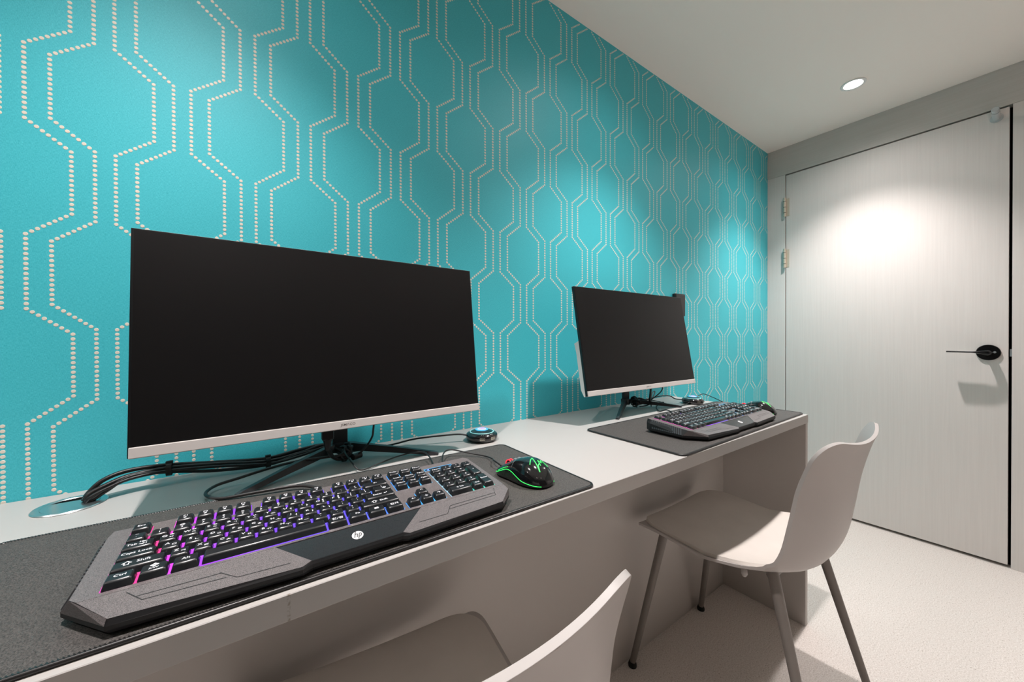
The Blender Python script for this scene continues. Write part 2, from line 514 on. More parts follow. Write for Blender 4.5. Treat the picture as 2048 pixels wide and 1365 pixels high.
# wallpaper dots: two double zig-zag strands per repeat
def dots():
    X0, P, W, G, Z0, V, HL, D = -2.9474, 0.21466, 0.0656, 0.02853, 1.4654, 0.32526, 0.0639, 0.00852
    HS = HL*13/15
    R = 0.00315
    NS = 10
    circ = [(math.cos(2*math.pi*k/NS), math.sin(2*math.pi*k/NS)) for k in range(NS)]
    verts, faces = [], []
    zlo, zhi = 0.745, CEIL-0.004
    xlo, xhi = -3.65, -0.004
    def dot(x, z):
        if not (xlo < x < xhi and (zlo if x < -1.2 else 0.02) < z < zhi): return
        b = len(verts)
        for c, s in circ: verts.append((x+R*c, 0.0, z+R*s))
        for c, s in circ: verts.append((x+R*0.86*c, -0.0004, z+R*0.86*s))
        for k in range(NS):
            l = (k+1) % NS
            faces.append((b+k, b+l, b+NS+l, b+NS+k))
        faces.append(tuple(b+NS+k for k in range(NS)))
    # strand: (xA, halfA, xB, halfB)
    a = P/2-W
    strands = [(-W-G, HL, -a, HS), (-W, HS, -(a-G), HL), (W, HS, a-G, HL), (W+G, HL, a, HS)]
    for per in range(-4, 16):
        for xa, ha, xb, hb in strands:
            ox = X0+per*P
            for k in range(-4, 5):
                zc = Z0-k*V
                na = round(2*ha/D); nb = round(2*hb/D)
                for i in range(na+1): dot(ox+xa, zc+ha-2*ha*i/na)
                zb = zc-V/2
                for i in range(nb+1): dot(ox+xb, zb+hb-2*hb*i/nb)
                for i in range(1, 8):
                    t = i/8
                    dot(ox+xa+(xb-xa)*t, zc-ha+(zb+hb-zc+ha)*t)
                    dot(ox+xb+(xa-xb)*t, zb-hb+(zc-V+ha-zb+hb)*t)
    me = bpy.data.meshes.new('dot_pattern'); me.from_pydata(verts, [], faces); me.materials.append(M['dot'])
    o = link(bpy.data.objects.new('dot_pattern', me), wall_back)
    tag(o, 'cream printed dots in double zigzag lines', kind='stuff')
dots()

# door wall
DL, DR, DT = -0.0968, -0.9366, 2.0487
wr = struct('wall_right', boxes(((0.045, ROOM_Y, 0.0), (0.22, 0.0, CEIL))), M['black'])
obj('panel', boxes(((0.0, DL, 0.0), (0.045, 0.0, DT), 0.0006, 1)), M['door'], wr)
obj('panel', boxes(((0.0, ROOM_Y, DT+0.0008), (0.045, 0.0, CEIL), 0.0006, 1)), M['header'], wr)
obj('panel', boxes(((0.0, ROOM_Y, 0.0), (0.045, DR, DT), 0.0006, 1)), M['door'], wr)
door = tag(empty('door_1', (0.0, (DL+DR)/2, 0.0)), 'flush pale grey wood-grain door with black shadow gap', 'door', kind='structure')
dy = (DL+DR)/2
obj('door_leaf', boxes(((0.0, DR+0.0085-dy, 0.013), (0.040, DL-0.0042-dy, DT-0.0075), 0.0012, 1)), M['door'], door)
for zc in (1.840, 1.522):
    bm = BM()
    lathe(bm, [(0, 0), (0.0070, 0.0), (0.0070, 0.118), (0, 0.118)], 14, Matrix.Translation((-0.0130, DL-0.001-dy, zc-0.059)), cap=False)
    h = obj('hinge', bm, M['steel'], door, smooth=True, sharp=0.7)
    obj('hinge_leaf', boxes(((-0.0022, DL-0.022-dy, zc-0.055), (0.0, DL-0.0025-dy, zc+0.055)), ((-0.0130, DL-0.003-dy, zc-0.055), (0.0, DL+0.0005-dy, zc+0.055))), M['steel'], h)
    bm = BM()
    for dz in (-0.035, 0.0, 0.035):
        lathe(bm, [(0.0075, 0), (0.0075, 0.0022)], 14, Matrix.Translation((-0.0130, DL-0.001-dy, zc+dz)))
    obj('knuckle_ring', bm, M['handle'], h)
# lever handle on an oval rosette
hy, hz = -0.8735-dy, 0.9545
ry = Matrix.Rotation(math.radians(-90), 4, 'Y')
bm = lathe(BM(), [(0.0, 0.0), (0.0345, 0.0), (0.0355, 0.003), (0.034, 0.0075), (0.0, 0.0085)], 40, Matrix.Translation((0, hy, hz)) @ ry, cap=False)
hd = obj('door_handle', bm, M['handle'], door, smooth=True, sharp=0.6)
bm = BM()
tube(bm, spline([(-0.006, hy, hz), (-0.030, hy, hz), (-0.048, hy+0.006, hz), (-0.054, hy+0.022, hz+0.001), (-0.055, hy+0.06, hz+0.002), (-0.055, hy+0.118, hz+0.003)], 8),
     lambda t: 0.0125 if t < 0.3 else 0.0125-0.006*min(1, (t-0.3)/0.35), 14, flat=1.0)
for v in bm.verts:
    if v.co.y > hy+0.012:
        k = min(1.0, (v.co.y-hy-0.012)/0.03)
        v.co.z = (hz+0.002)+(v.co.z-hz-0.002)*(1-0.45*k)
        v.co.x = -0.055+(v.co.x+0.055)*(1+0.9*k)
obj('lever', bm, M['handle'], hd, smooth=True, sharp=0.8)
obj('lock_button', lathe(BM(), [(0.0, 0), (0.0045, 0), (0.0045, 0.006), (0.0, 0.007)], 14, Matrix.Translation((-0.008, hy-0.018, hz+0.002)) @ ry, cap=False), M['grey_metal'], hd, smooth=True, sharp=0.6)
obj('latch_plate', boxes(((0.0005, DR-0.001-dy, hz-0.016), (0.012, DR+0.0055-dy, hz+0.016))), M['grey_metal'], door)
M['bumper'] = mat('bumper_grey', srgb(186, 190, 191), 0.4, metal=0.1)
# bumper post at the door's upper corner
by, bz = -0.8935-dy, 2.006
bp = obj('bumper', lathe(BM(), [(0.0, 0), (0.0195, 0), (0.0195, 0.003), (0.0120, 0.0045), (0.0115, 0.080), (0.0, 0.080)], 28, Matrix.Translation((0, by, bz)) @ ry, cap=False), M['bumper'], door, smooth=True, sharp=0.6)
obj('rubber_neck', lathe(BM(), [(0.0080, 0.080), (0.0080, 0.087)], 20, Matrix.Translation((0, by, bz)) @ ry), M['rubber'], bp, smooth=True, sharp=0.6)
obj('bumper_head', lathe(BM(), [(0.0, 0.087), (0.0110, 0.087), (0.0115, 0.109), (0.0100, 0.112), (0.0, 0.112)], 24, Matrix.Translation((0, by, bz)) @ ry, cap=False), M['bumper'], bp, smooth=True, sharp=0.6)

# recessed downlights, plus unseen ones added to fill the room with light
def downlight(x, y, label, beams, group):
    t = tag(empty('ceiling_light', (x, y, CEIL)), label, 'ceiling light', group)
    obj('trim_ring', lathe(BM(), [(0.0362, 0.0), (0.045, -0.0005), (0.046, -0.0025), (0.044, -0.004), (0.0345, -0.0035), (0.032, 0.004), (0.031, 0.03), (0.0362, 0.03)], 40, cap=False), M['lamp_trim'], t, smooth=True, sharp=0.9)
    obj('bulb', lathe(BM(), [(0.0, 0.008), (0.022, 0.010), (0.030, 0.016), (0.0305, 0.022), (0.0, 0.024)], 32, cap=False), M['lamp_glow'], t, smooth=True)
    for watts, cone, blend in beams:
        ld = bpy.data.lights.new('lamp_light', 'SPOT')
        ld.energy = watts; ld.color = LAMP_COLOR; ld.spot_size = cone; ld.spot_blend = blend
        ld.shadow_soft_size = 0.024
        lo = bpy.data.objects.new('lamp_light', ld); link(lo, t); lo.location = (0, 0, -0.012)
for (x, y), lb in zip(LAMP_SPOTS, ('lit round recessed downlight nearest the door', 'round recessed downlight above the right monitor', 'round recessed downlight above the left monitor', 'added unseen downlight continuing the row at its far left end')):
    downlight(x, y, lb, LAMP_BEAMS, 'round downlights above the desk')
for (x, y), lb in zip(FILL_SPOTS, ('added unseen fill light behind the camera, end nearest the door wall', 'added unseen fill light behind the camera, middle of its row', 'added unseen fill light behind the camera, end farthest from the door')):
    downlight(x, y, lb, FILL_BEAMS, 'added fill lights over the open floor')

# ------------------------------------------------------------------ desk
desk = tag(empty('desk', (-2.4, -0.3, 0.0)), 'long white laminate built-in desk along the teal wall', 'desk')
def dpart(name, lo, hi, m, bev=0.0008):
    o = desk.location
    return obj(name, boxes((tuple(a-b for a, b in zip(lo, o)), tuple(a-b for a, b in zip(hi, o)), bev, 1)), m, desk)
DESK_L = -3.70
dpart('tabletop', (DESK_L, DESK_F, 0.7205), (DESK_END, -0.0006, DESK_Z), M['desk'])
dpart('end_panel', (DESK_END-0.020, DESK_F+0.001, 0.0), (DESK_END, -0.0006, 0.720), M['desk_under'])
dpart('end_panel', (DESK_L, DESK_F+0.001, 0.0), (DESK_L+0.020, -0.0006, 0.720), M['desk_under'])
dpart('back_panel', (DESK_L+0.020, -0.252, 0.0), (DESK_END-0.020, -0.234, 0.720), M['desk_under'])

# cable grommet
g = tag(empty('cable_grommet', (-2.972, -0.078, DESK_Z)), 'round brushed metal cable grommet set in the desk top', 'grommet')
obj('ring', lathe(BM(), [(0.032, 0.0002), (0.0415, 0.0002), (0.042, 0.001), (0.0405, 0.0026), (0.033, 0.0028), (0.032, 0.0018)], 48, cap=False), M['alu'], g, smooth=True, sharp=0.6)
cap = [(0.0318*math.cos(a), 0.0318*math.sin(a)) for a in [math.radians(d) for d in range(0, 360, 8)]]
obj('hole', prism(BM(), cap, 0.0006, 0.0001), M['black'], g)
lid = [(0.0318*math.cos(math.radians(a)), 0.0318*math.sin(math.radians(a))) for a in range(150, 391, 8)]
obj('cap', prism(BM(), lid, 0.0022, 0.0008), M['alu'], g)

# ------------------------------------------------------------------ mouse mats
def mouse_mat(x, y, rz, w, d, label):
    t = tag(empty('mouse_mat', (x, y, DESK_Z), rz), label, 'mouse mat', 'desk-wide black cloth mouse mats')
    poly = rounded_rect(-w/2, -d/2, w/2, d/2, 0.016)
    obj('cloth', prism(BM(), poly, 0.0038, 0.0002), M['mat_cloth'], t)
    edge = [(px, py, 0.0025) for px, py in rounded_rect(-w/2+0.0012, -d/2+0.0012, w/2-0.0012, d/2-0.0012, 0.015)]
    obj('edge_binding', tube(BM(), edge, 0.0024, 8, closed=True), M['stitch'], t, smooth=True)
    # overlock stitches
    path = [Vector((px, py, 0.0)) for px, py in rounded_rect(-w/2, -d/2, w/2, d/2, 0.016)]
    seg = [(path[i], path[(i+1) % len(path)]) for i in range(len(path))]
    bm = BM(); carry = 0.0
    step = 0.0030
    for a, b in seg:
        L = (b-a).length
        if L < 1e-6: continue
        tdir = (b-a)/L; nrm = Vector((-tdir.y, tdir.x, 0))
        s = carry
        while s < L:
            c = a+tdir*s
            p0 = c-nrm*0.0006+tdir*0.0010; p1 = c+nrm*0.0042-tdir*0.0008
            w2 = 0.00055
            v = [bm.verts.new(p) for p in ((p0-tdir*w2)+Vector((0,0,0.0012)), (p0+tdir*w2)+Vector((0,0,0.0012)),
                 (p0-tdir*w2)+nrm*0.0012+Vector((0,0,0.0050)), (p0+tdir*w2)+nrm*0.0012+Vector((0,0,0.0050)),
                 (p1-tdir*w2)+Vector((0,0,0.0045)), (p1+tdir*w2)+Vector((0,0,0.0045)))]
            bm.faces.new((v[0], v[1], v[3], v[2])); bm.faces.new((v[2], v[3], v[5], v[4]))
            s += step
        carry = s-L
    o = obj('stitching', bm, M['stitch'], t); tag(o, kind='stuff')
    return t
mouse_mat(-2.608, -0.364, math.radians(-0.55), 0.800, 0.316, 'black cloth mouse mat under the keyboard with the glossy badge')
mouse_mat(-1.5195, -0.3725, math.radians(0.85), 0.806, 0.302, 'black cloth mouse mat under the smaller-looking keyboard near the door')

# ------------------------------------------------------------------ monitors
def monitor(x, y, rz, tilt, zb, label, so):
    t = tag(empty('monitor', (x, y, DESK_Z), rz), label, 'monitor', 'computer monitors on the desk')
    W, H = 0.614, 0.3575
    mt = Matrix.Translation((0, 0, zb-DESK_Z)) @ Matrix.Rotation(-tilt, 4, 'X')
    def pb(lo, hi, bev=0.0, seg=2):
        return box(BM(), lo, hi, bev, seg, mt)
    scr = obj('screen', pb((-W/2+0.0035, 0.0, 0.0165), (W/2-0.0035, 0.004, H-0.0035)), M['screen'], t)
    obj('bezel', pb((-W/2, 0.0006, 0.0008), (W/2, 0.010, H-0.0008), 0.0006, 1), M['bezel'], t)
    obj('top_rim', pb((-W/2+0.001, 0.003, H-0.0008), (W/2, 0.010, H), 0.0003, 1), M['silver'], t)
    chin = obj('chin_bar', pb((-W/2+0.0015, -0.0022, 0.0), (W/2, 0.0085, 0.0168), 0.0012, 2), M['silver'], t)
    bm = BM(); add_text(bm, 'JSM\u039bCO', 0, 0, 0.0065, sx=1.15, mtx=mt @ Matrix.Translation((0.0, -0.00235, 0.0080)) @ Matrix.Rotation(math.radians(90), 4, 'X'))
    obj('logo', bm, M['logo_grey'], chin)
    back = BM()
    poly = [(0.010, 0.0), (0.016, 0.0), (0.044, 0.022), (0.046, 0.14), (0.030, 0.172), (0.0095, 0.178)]
    L = [back.verts.new((-W/2+0.0005, a, b)) for a, b in poly]; R = [back.verts.new((W/2-0.0005, a, b)) for a, b in poly]
    # taper the thick rear towards the ends
    for vs, s in ((L, -1), (R, 1)):
        for v in vs:
            if v.co.y > 0.03: v.co.y = 0.026
    C1 = [back.verts.new((-W/2+0.10, a, b)) for a, b in poly]; C2 = [back.verts.new((W/2-0.10, a, b)) for a, b in poly]
    secs = [L, C1, C2, R]
    for a, b in zip(secs, secs[1:]):
        for i in range(len(poly)):
            j = (i+1) % len(poly); back.faces.new((a[i], a[j], b[j], b[i]))
    back.faces.new(L); back.faces.new(R[::-1])
    bmesh.ops.transform(back, matrix=mt, verts=back.verts)
    obj('rear_housing', back, M['white_back'], t)
    # stand: neck and two splayed feet
    jx, jy = so, 0.128
    obj('stand_neck', box(BM(), (jx-0.016, jy-0.006, 0.016), (jx+0.016, jy+0.006, zb-DESK_Z+0.09), 0.002, 2), M['stand'], t)
    obj('stand_mount', box(BM(), (jx-0.035, 0.040, zb-DESK_Z+0.055), (jx+0.035, jy+0.004, zb-DESK_Z+0.10), 0.003, 2), M['stand'], t)
    for s in (-1, 1):
        bm = BM()
        A = Vector((jx+s*0.004, jy, 0.0)); B = Vector((jx+s*0.190, 0.012, 0.0))
        d = (B-A).normalized(); n = Vector((-d.y, d.x, 0))
        rings = []
        for f, zt, zl, hw in ((0.0, 0.036, 0.020, 0.011), (0.12, 0.035, 0.019, 0.0105), (0.55, 0.0225, 0.010, 0.0085), (0.95, 0.0085, 0.0005, 0.0068), (1.0, 0.0055, 0.0002, 0.0062)):
            c = A.lerp(B, f)
            rings.append([bm.verts.new(c-n*hw+Vector((0,0,zl))), bm.verts.new(c+n*hw+Vector((0,0,zl))), bm.verts.new(c+n*hw*0.62+Vector((0,0,zt))), bm.verts.new(c-n*hw*0.62+Vector((0,0,zt)))])
        for a, b in zip(rings, rings[1:]):
            for i in range(4):
                j = (i+1) % 4; bm.faces.new((a[i], a[j], b[j], b[i]))
        bm.faces.new(rings[0][::-1]); bm.faces.new(rings[-1])
        obj('stand_foot', bm, M['stand'], t)
    obj('stand_hub', lathe(BM(), [(0.0, 0.016), (0.017, 0.016), (0.018, 0.036), (0.0, 0.038)], 20, Matrix.Translation((jx, jy, 0)), cap=False), M['stand'], t, smooth=True, sharp=0.6)
    return t
monitor(-2.5721, -0.2028, 0.0389, 0.1148, 0.8445, 'large black-screened monitor with silver chin nearest the camera', 0.012)
m2 = monitor(-1.5748, -0.2009, -0.0136, 0.1737, 0.8418, 'black-screened monitor with silver chin and soft glare, nearer the door', 0.035)

# ------------------------------------------------------------------ keyboards
PU, PV = 0.0198, 0.0188
H0, KS = 0.026, 0.09
TILT = math.atan(KS)
def plate(v): return H0+KS*v
def deck(u, v):
    if v >= -0.004: return plate(v)
    return plate(-0.004)-(-0.004-v)*0.29

def key_mesh(w, d):
    """sculpted cap: skirt, rounded shoulder, dished top; origin at base centre"""
    bm = BM()
    g = 0.0010
    hw, hd = w/2-g, d/2-g
    dip = 0.0005
    def ring(ax, ay0, ay1, z, c, k=0.0):
        pts = [(-ax+c, ay0), (0, ay0), (ax-c, ay0), (ax, ay0+c), (ax, ay1-c), (ax-c, ay1), (0, ay1), (-ax+c, ay1), (-ax, ay1-c), (-ax, ay0+c)]
        return [bm.verts.new((x, y, z-(k if x == 0 else 0))) for x, y in pts]
    rs = [ring(hw, -hd, hd, 0.0001, 0.0008), ring(hw-0.0017, -hd+0.0026, hd-0.0006, 0.0061, 0.0010, dip), ring(hw-0.0022, -hd+0.0033, hd-0.0009, 0.0070, 0.0011, dip), ring(hw-0.0030, -hd+0.0046, hd-0.0015, 0.0075, 0.0012, dip)]
    for a, b in zip(rs, rs[1:]):
        for i in range(10):
            j = (i+1) % 10; bm.faces.new((a[i], a[j], b[j], b[i]))
    t = rs[-1]
    bm.faces.new((t[0], t[1], t[6], t[7], t[8], t[9])); bm.faces.new((t[1], t[2], t[3], t[4], t[5], t[6]))
    bmesh.ops.recalc_face_normals(bm, faces=bm.faces)
    me = bpy.data.meshes.new('key')
    for f in bm.faces: f.smooth = True
    for rr in (rs[0], rs[1], rs[3]):
        for i in range(10):
            ed = bm.edges.get((rr[i], rr[(i+1) % 10]))
            if ed: ed.smooth = False
    bm.to_mesh(me); bm.free(); me.materials.append(M['key'])
    return me

KEYS = []   # (u0, row, width, depth rows, legend list[(text, dx, dy, size)])
def L1(s, size=0.0046): return [(s, 0, 0.0008, size)]
def L2(top, bot): return [(top, 0, 0.0036, 0.0042), (bot, 0, -0.0018, 0.0042)]
def LK(lat, han): return [(lat, -0.0030, 0.0026, 0.0050), (han, 0.0030, -0.0010, 0.0050)]
def LKD(lat, h1, h2): return [(lat, -0.0032, 0.0022, 0.0050), (h1, 0.0030, 0.0038, 0.0042), (h2, 0.0030, -0.0014, 0.0042)]
def row(r, u, items):
    for w, lg in items:
        KEYS.append((u, r, w, 1, lg)); u += w
row(0, 0, [(1.25, L1('Ctrl')), (1.25, [('\u2756', 0, 0.003, 0.006), ('S/W', 0, -0.002, 0.0034)]), (1.25, L1('Alt')), (6.25, []), (1.25, L1('\ud55c/\uc601', 0.0052)), (1.25, L1('Fn')), (1.25, [('\u2630', 0, 0.001, 0.006)]), (1.25, L1('\ud55c\uc790', 0.0052))])
row(1, 0, [(2.25, [('\u21e7', -0.009, 0.0008, 0.0078), ('Shift', 0.004, 0.0008, 0.0050)])] + [(1, LK(a, b)) for a, b in zip('ZXCVBNM', '\u314b\u314c\u314a\u314d\u3160\u315c\u3161')] + [(1, L2('<', ',')), (1, L2('>', '.')), (1, L2('?', '/')), (2.75, [('\u21e7', -0.008, 0.0008, 0.0078), ('Shift', 0.005, 0.0008, 0.0050)])])
row(2, 0, [(1.75, L1('Caps Lock', 0.0046))] + [(1, LK(a, b)) for a, b in zip('ASDFGHJKL', '\u3141\u3134\u3147\u3139\u314e\u3157\u3153\u314f\u3163')] + [(1, L2(':', ';')), (1, L2('"', "'")), (2.25, L1('Enter \u21b5', 0.0048))])
row(3, 0, [(1.5, [('Tab', -0.005, 0.0, 0.0046), ('\u21e4', 0.004, 0.003, 0.006), ('\u21e5', 0.004, -0.0018, 0.006)])] + [(1, LKD(a, b, c)) for a, b, c in zip('QWERT', '\u3143\u3149\u3138\u3132\u3146', '\u3142\u3148\u3137\u3131\u3145')] + [(1, LK(a, b)) for a, b in zip('YUI', '\u315b\u3155\u3151')] + [(1, LKD('O', '\u3152', '\u3150')), (1, LKD('P', '\u3156', '\u3154')), (1, L2('{', '[')), (1, L2('}', ']')), (1.5, [('|', 0, 0.0036, 0.0042), ('\u20a9', 0.003, -0.0012, 0.0048)])])
row(4, 0, [(1, L2('~', '`'))] + [(1, L2(a, b)) for a, b in zip('!@#$%^&*()_+', '1234567890-=')] + [(2, L1('\u2190', 0.0060))])
FR = 5.25
KEYS.append((0, FR, 1, 1, L1('Esc', 0.0044)))
for k in range(12):
    KEYS.append((2+k+(0.5 if k >= 4 else 0)+(0.5 if k >= 8 else 0), FR, 1, 1, [('F%d' % (k+1), 0, 0.0026, 0.0042), ('\u25cf', 0, -0.002, 0.0030)]))
NU, QU = 15.28, 18.62
for k, s in enumerate(('PrtSc', 'ScrLk', 'Pause')): KEYS.append((NU+k, FR, 1, 1, [(s, 0, 0.0010, 0.0042)]))
for k, s in enumerate(('Insert', 'Home', 'PgUp')): KEYS.append((NU+k, 4, 1, 1, [(s, 0, 0.0014, 0.0042)]))
for k, s in enumerate(('Delete', 'End', 'PgDn')): KEYS.append((NU+k, 3, 1, 1, [(s, 0, 0.0014, 0.0042)]))
KEYS.append((NU+1, 1, 1, 1, L1('\u2191', 0.0062)))
for k, s in enumerate('\u2190\u2193\u2192'): KEYS.append((NU+k, 0, 1, 1, L1(s, 0.0062)))
for k, s in enumerate(('Num', '/', '*', '-')): KEYS.append((QU+k, 4, 1, 1, L1(s, 0.0046)))
for r, names in ((3, '789'), (2, '456'), (1, '123')):
    for k, s in enumerate(names): KEYS.append((QU+k, r, 1, 1, L1(s, 0.0050)))
KEYS.append((QU+3, 2, 1, 2, L1('+', 0.0052))); KEYS.append((QU+3, 0, 1, 2, L1('Enter', 0.0046)))
KEYS.append((QU, 0, 2, 1, L1('0 Ins', 0.0048))); KEYS.append((QU+2, 0, 1, 1, L1('. Del', 0.0042)))

def keyboard(x, y, rz, label):
    t = tag(empty('keyboard', (x, y, PAD_Z), rz), label, 'keyboard', 'backlit gaming keyboards')
    RU = QU*PU+4*PU
    outer = [(-0.019, 0.126), (-0.0265, 0.112), (-0.0275, 0.014), (0.012, -0.0345), (0.166, -0.0445), (0.176, -0.0395), (0.280, -0.0395), (0.288, -0.0440), (RU-0.010, -0.0395), (RU+0.016, -0.0165), (RU+0.012, 0.118), (RU+0.006, 0.126)]
    inner = [(-0.0165, 0.1245), (-0.0190, 0.111), (-0.0190, 0.003), (0.0135, -0.0325), (0.1655, -0.0428), (0.1755, -0.0380), (0.2805, -0.0380), (0.2885, -0.0425), (RU-0.0105, -0.0382), (RU+0.0145, -0.0162), (RU+0.0105, 0.1165), (RU+0.0045, 0.1245)]
    def lipz(u, v): return 0.0115 if v < 0.1 else plate(v)-0.010
    bm = BM()
    rg = [[bm.verts.new((u*0.985+0.003, v*0.97+0.001, 0.0035)) for u, v in outer], [bm.verts.new((u, v, 0.0075)) for u, v in outer], [bm.verts.new((u, v, lipz(u, v))) for u, v in outer], [bm.verts.new((u, v, deck(u, v)-0.0004)) for u, v in inner]]
    for a_, b_ in zip(rg, rg[1:]):
        for i in range(len(a_)):
            j = (i+1) % len(a_); bm.faces.new((a_[i], a_[j], b_[j], b_[i]))
    bm.faces.new(rg[0])
    obj('base_tray', bm, M['kb_base'], t)
    for fu, fv in ((0.02, 0.108), (RU-0.03, 0.108), (0.05, -0.012), (RU-0.05, -0.012)):
        obj('rubber_foot', box(BM(), (fu-0.012, fv-0.006, 0.0), (fu+0.012, fv+0.006, 0.0036)), M['rubber'], t)
    # deck (rear part) and palm rests
    rear = [(-0.0165, 0.1245), (-0.0190, 0.111), (-0.0190, 0.003), (-0.0126, -0.004), (RU+0.0133, -0.004), (RU+0.0105, 0.1165), (RU+0.0045, 0.1245)]
    obj('deck', prism(BM(), rear, lambda u, v: plate(v), lambda u, v: plate(v)-0.006), M['kb_deck'], t)
    left = [(-0.0126, -0.004), (0.0135, -0.0325), (0.1655, -0.0428), (0.1750, -0.0380), (0.142, -0.004)]
    right = [(0.318, -0.004), (0.2810, -0.0380), (0.2885, -0.0425), (RU-0.0105, -0.0382), (RU+0.0145, -0.0162), (RU+0.0133, -0.004)]
    pl = obj('palm_rest', prism(BM(), left, lambda u, v: deck(u, v)-0.0002, lambda u, v: deck(u, v)-0.0050), M['kb_deck'], t)
    pr = obj('palm_rest', prism(BM(), right, lambda u, v: deck(u, v)-0.0002, lambda u, v: deck(u, v)-0.0050), M['kb_deck'], t)
    mid = [(0.1425, -0.0045), (0.1750, -0.0385), (0.2810, -0.0385), (0.3175, -0.0045)]
    gp = obj('gloss_panel', prism(BM(), mid, lambda u, v: deck(u, v)-0.0008, lambda u, v: deck(u, v)-0.0056), M['kb_gloss'], t)
    # chamfer facets at the front corners
    for (i2, i3, o3, o2) in (((-0.0190, 0.003), (0.0135, -0.0325), (0.0122, -0.0344), (-0.0274, 0.0135)), ((RU-0.0105, -0.0382), (RU+0.0145, -0.0162), (RU+0.0159, -0.0167), (RU-0.0102, -0.0394))):
        bm = BM()
        off = Vector((-0.0003, -0.0003, 0.0003)) if i2[0] < 0 else Vector((0.0003, -0.0003, 0.0003))
        top = [Vector((i2[0], i2[1], deck(*i2))), Vector((i3[0], i3[1], deck(*i3)))]
        low = [Vector((o3[0], o3[1], 0.0118)), Vector((o2[0], o2[1], 0.0118))]
        bm.faces.new([bm.verts.new(p+off) for p in top+low])
        obj('corner_facet', bm, M['kb_deck'], t)
    # groove lines on the palm rests
    def groove(par, pts):
        b2 = BM()
        for (a, c) in zip(pts, pts[1:]):
            A, B = Vector((a[0], a[1], 0)), Vector((c[0], c[1], 0))
            d = (B-A).normalized(); n = Vector((-d.y, d.x, 0))*0.00035
            q = [A-n, B-n, B+n, A+n]
            b2.faces.new([b2.verts.new((p.x, p.y, deck(p.x, p.y)+0.00005)) for p in q])
        obj('groove', b2, M['dark_print'], par)
    groove(pl, [(0.021, -0.0085), (0.034, -0.0225), (0.098, -0.0260)])
    groove(pl, [(0.029, -0.0165), (0.094, -0.0185)])
    groove(pl, [(0.092, -0.0175), (0.107, -0.0300), (0.155, -0.0330)])
    groove(pr, [(0.306, -0.0300), (0.348, -0.0300), (0.358, -0.0170), (RU-0.012, -0.0165), (RU-0.008, -0.0065)])
    groove(pr, [(0.354, -0.0225), (RU-0.013, -0.0215), (RU-0.012, -0.0165)])
    # ribbed grip along the left side
    bm = BM()
    for k in range(15):
        v0 = 0.0165+k*0.0060
        hi = [Vector((-0.0192, v0+0.0045, plate(v0)-0.0003)), Vector((-0.0192, v0+0.0078, plate(v0)-0.0003))]
        lo = [Vector((-0.0271, v0+0.0033, 0.0122)), Vector((-0.0271, v0, 0.0122))]
        up = Vector((-0.0011, 0, 0.0010))
        vs = [bm.verts.new(p+up) for p in hi+lo]+[bm.verts.new(p-up) for p in hi+lo]
        for f in ((0, 1, 2, 3), (4, 7, 6, 5), (0, 3, 7, 4), (1, 5, 6, 2), (3, 2, 6, 7), (0, 4, 5, 1)): bm.faces.new([vs[i] for i in f])
    obj('side_grip', bm, M['kb_rib'], t)
    # round badge
    bm = BM()
    cu, cv = 0.2285, -0.0205
    slope = math.atan(0.29)
    bmx = Matrix.Translation((cu, cv, deck(cu, cv)-0.0006)) @ Matrix.Rotation(slope, 4, 'X')
    bm.faces.new([bm.verts.new(bmx @ Vector((0.0068*math.cos(a), 0.0068*math.sin(a), 0.0))) for a in [2*math.pi*k/36 for k in range(36)]])
    badge = obj('badge', bm, M['white_print'], gp)
    bm = BM()
    for pts in ([(-0.0040, -0.0030), (-0.0015, 0.0064)], [(-0.0028, 0.0016), (-0.0010, 0.0026), (0.0001, 0.0020), (-0.0001, 0.0006), (-0.0011, -0.0030)], [(0.0001, -0.0064), (0.0025, 0.0026)], [(0.0022, 0.0024), (0.0040, 0.0025), (0.0046, 0.0014), (0.0041, -0.0010), (0.0032, -0.0025), (0.0012, -0.0028)]):
        for (ax_, ay_), (bx_, by_) in zip(pts, pts[1:]):
            A_, B_ = Vector((ax_, ay_, 0.00012)), Vector((bx_, by_, 0.00012))
            d_ = (B_-A_).normalized(); n_ = Vector((-d_.y, d_.x, 0))*0.00052; e_ = d_*0.0003
            bm.faces.new([bm.verts.new(bmx @ q) for q in (A_-n_-e_, B_-n_+e_, B_+n_+e_, A_+n_-e_)])
    obj('badge_letters', bm, M['dark_print'], badge)
    # indicator bar above the number pad
    q0, q1 = QU*PU-0.002, (QU+2.55)*PU
    v0, v1 = FR*PV+0.0035, FR*PV+0.0110
    bm = BM()
    for lo, hi in (((q0, v0), (q1, v0+0.0010)), ((q0, v1-0.0010), (q1, v1)), ((q0, v0), (q0+0.0010, v1)), ((q1-0.0010, v0), (q1, v1))):
        prism(bm, [(lo[0], lo[1]), (hi[0], lo[1]), (hi[0], hi[1]), (lo[0], hi[1])], lambda u, v: plate(v)+0.0003, lambda u, v: plate(v))
    obj('indicator_bar', bm, M['led_cyan'], t)
    bm = BM(); prism(bm, [(q0+0.001, v0+0.001), (q1-0.001, v0+0.001), (q1-0.001, v1-0.001), (q0+0.001, v1-0.001)], lambda u, v: plate(v)+0.0002, lambda u, v: plate(v))
    obj('indicator_strip', bm, M['kb_gloss'], t)
    obj('indicator_led', lathe(BM(), [(0.0, 0.0008), (0.0012, 0.0006), (0.0016, 0.0)], 12, Matrix.Translation((q0+0.007, (v0+v1)/2, plate(v0)+0.0003)), cap=False), M['led_blue'], t)
    # backlight under the key clusters
    bm = BM()
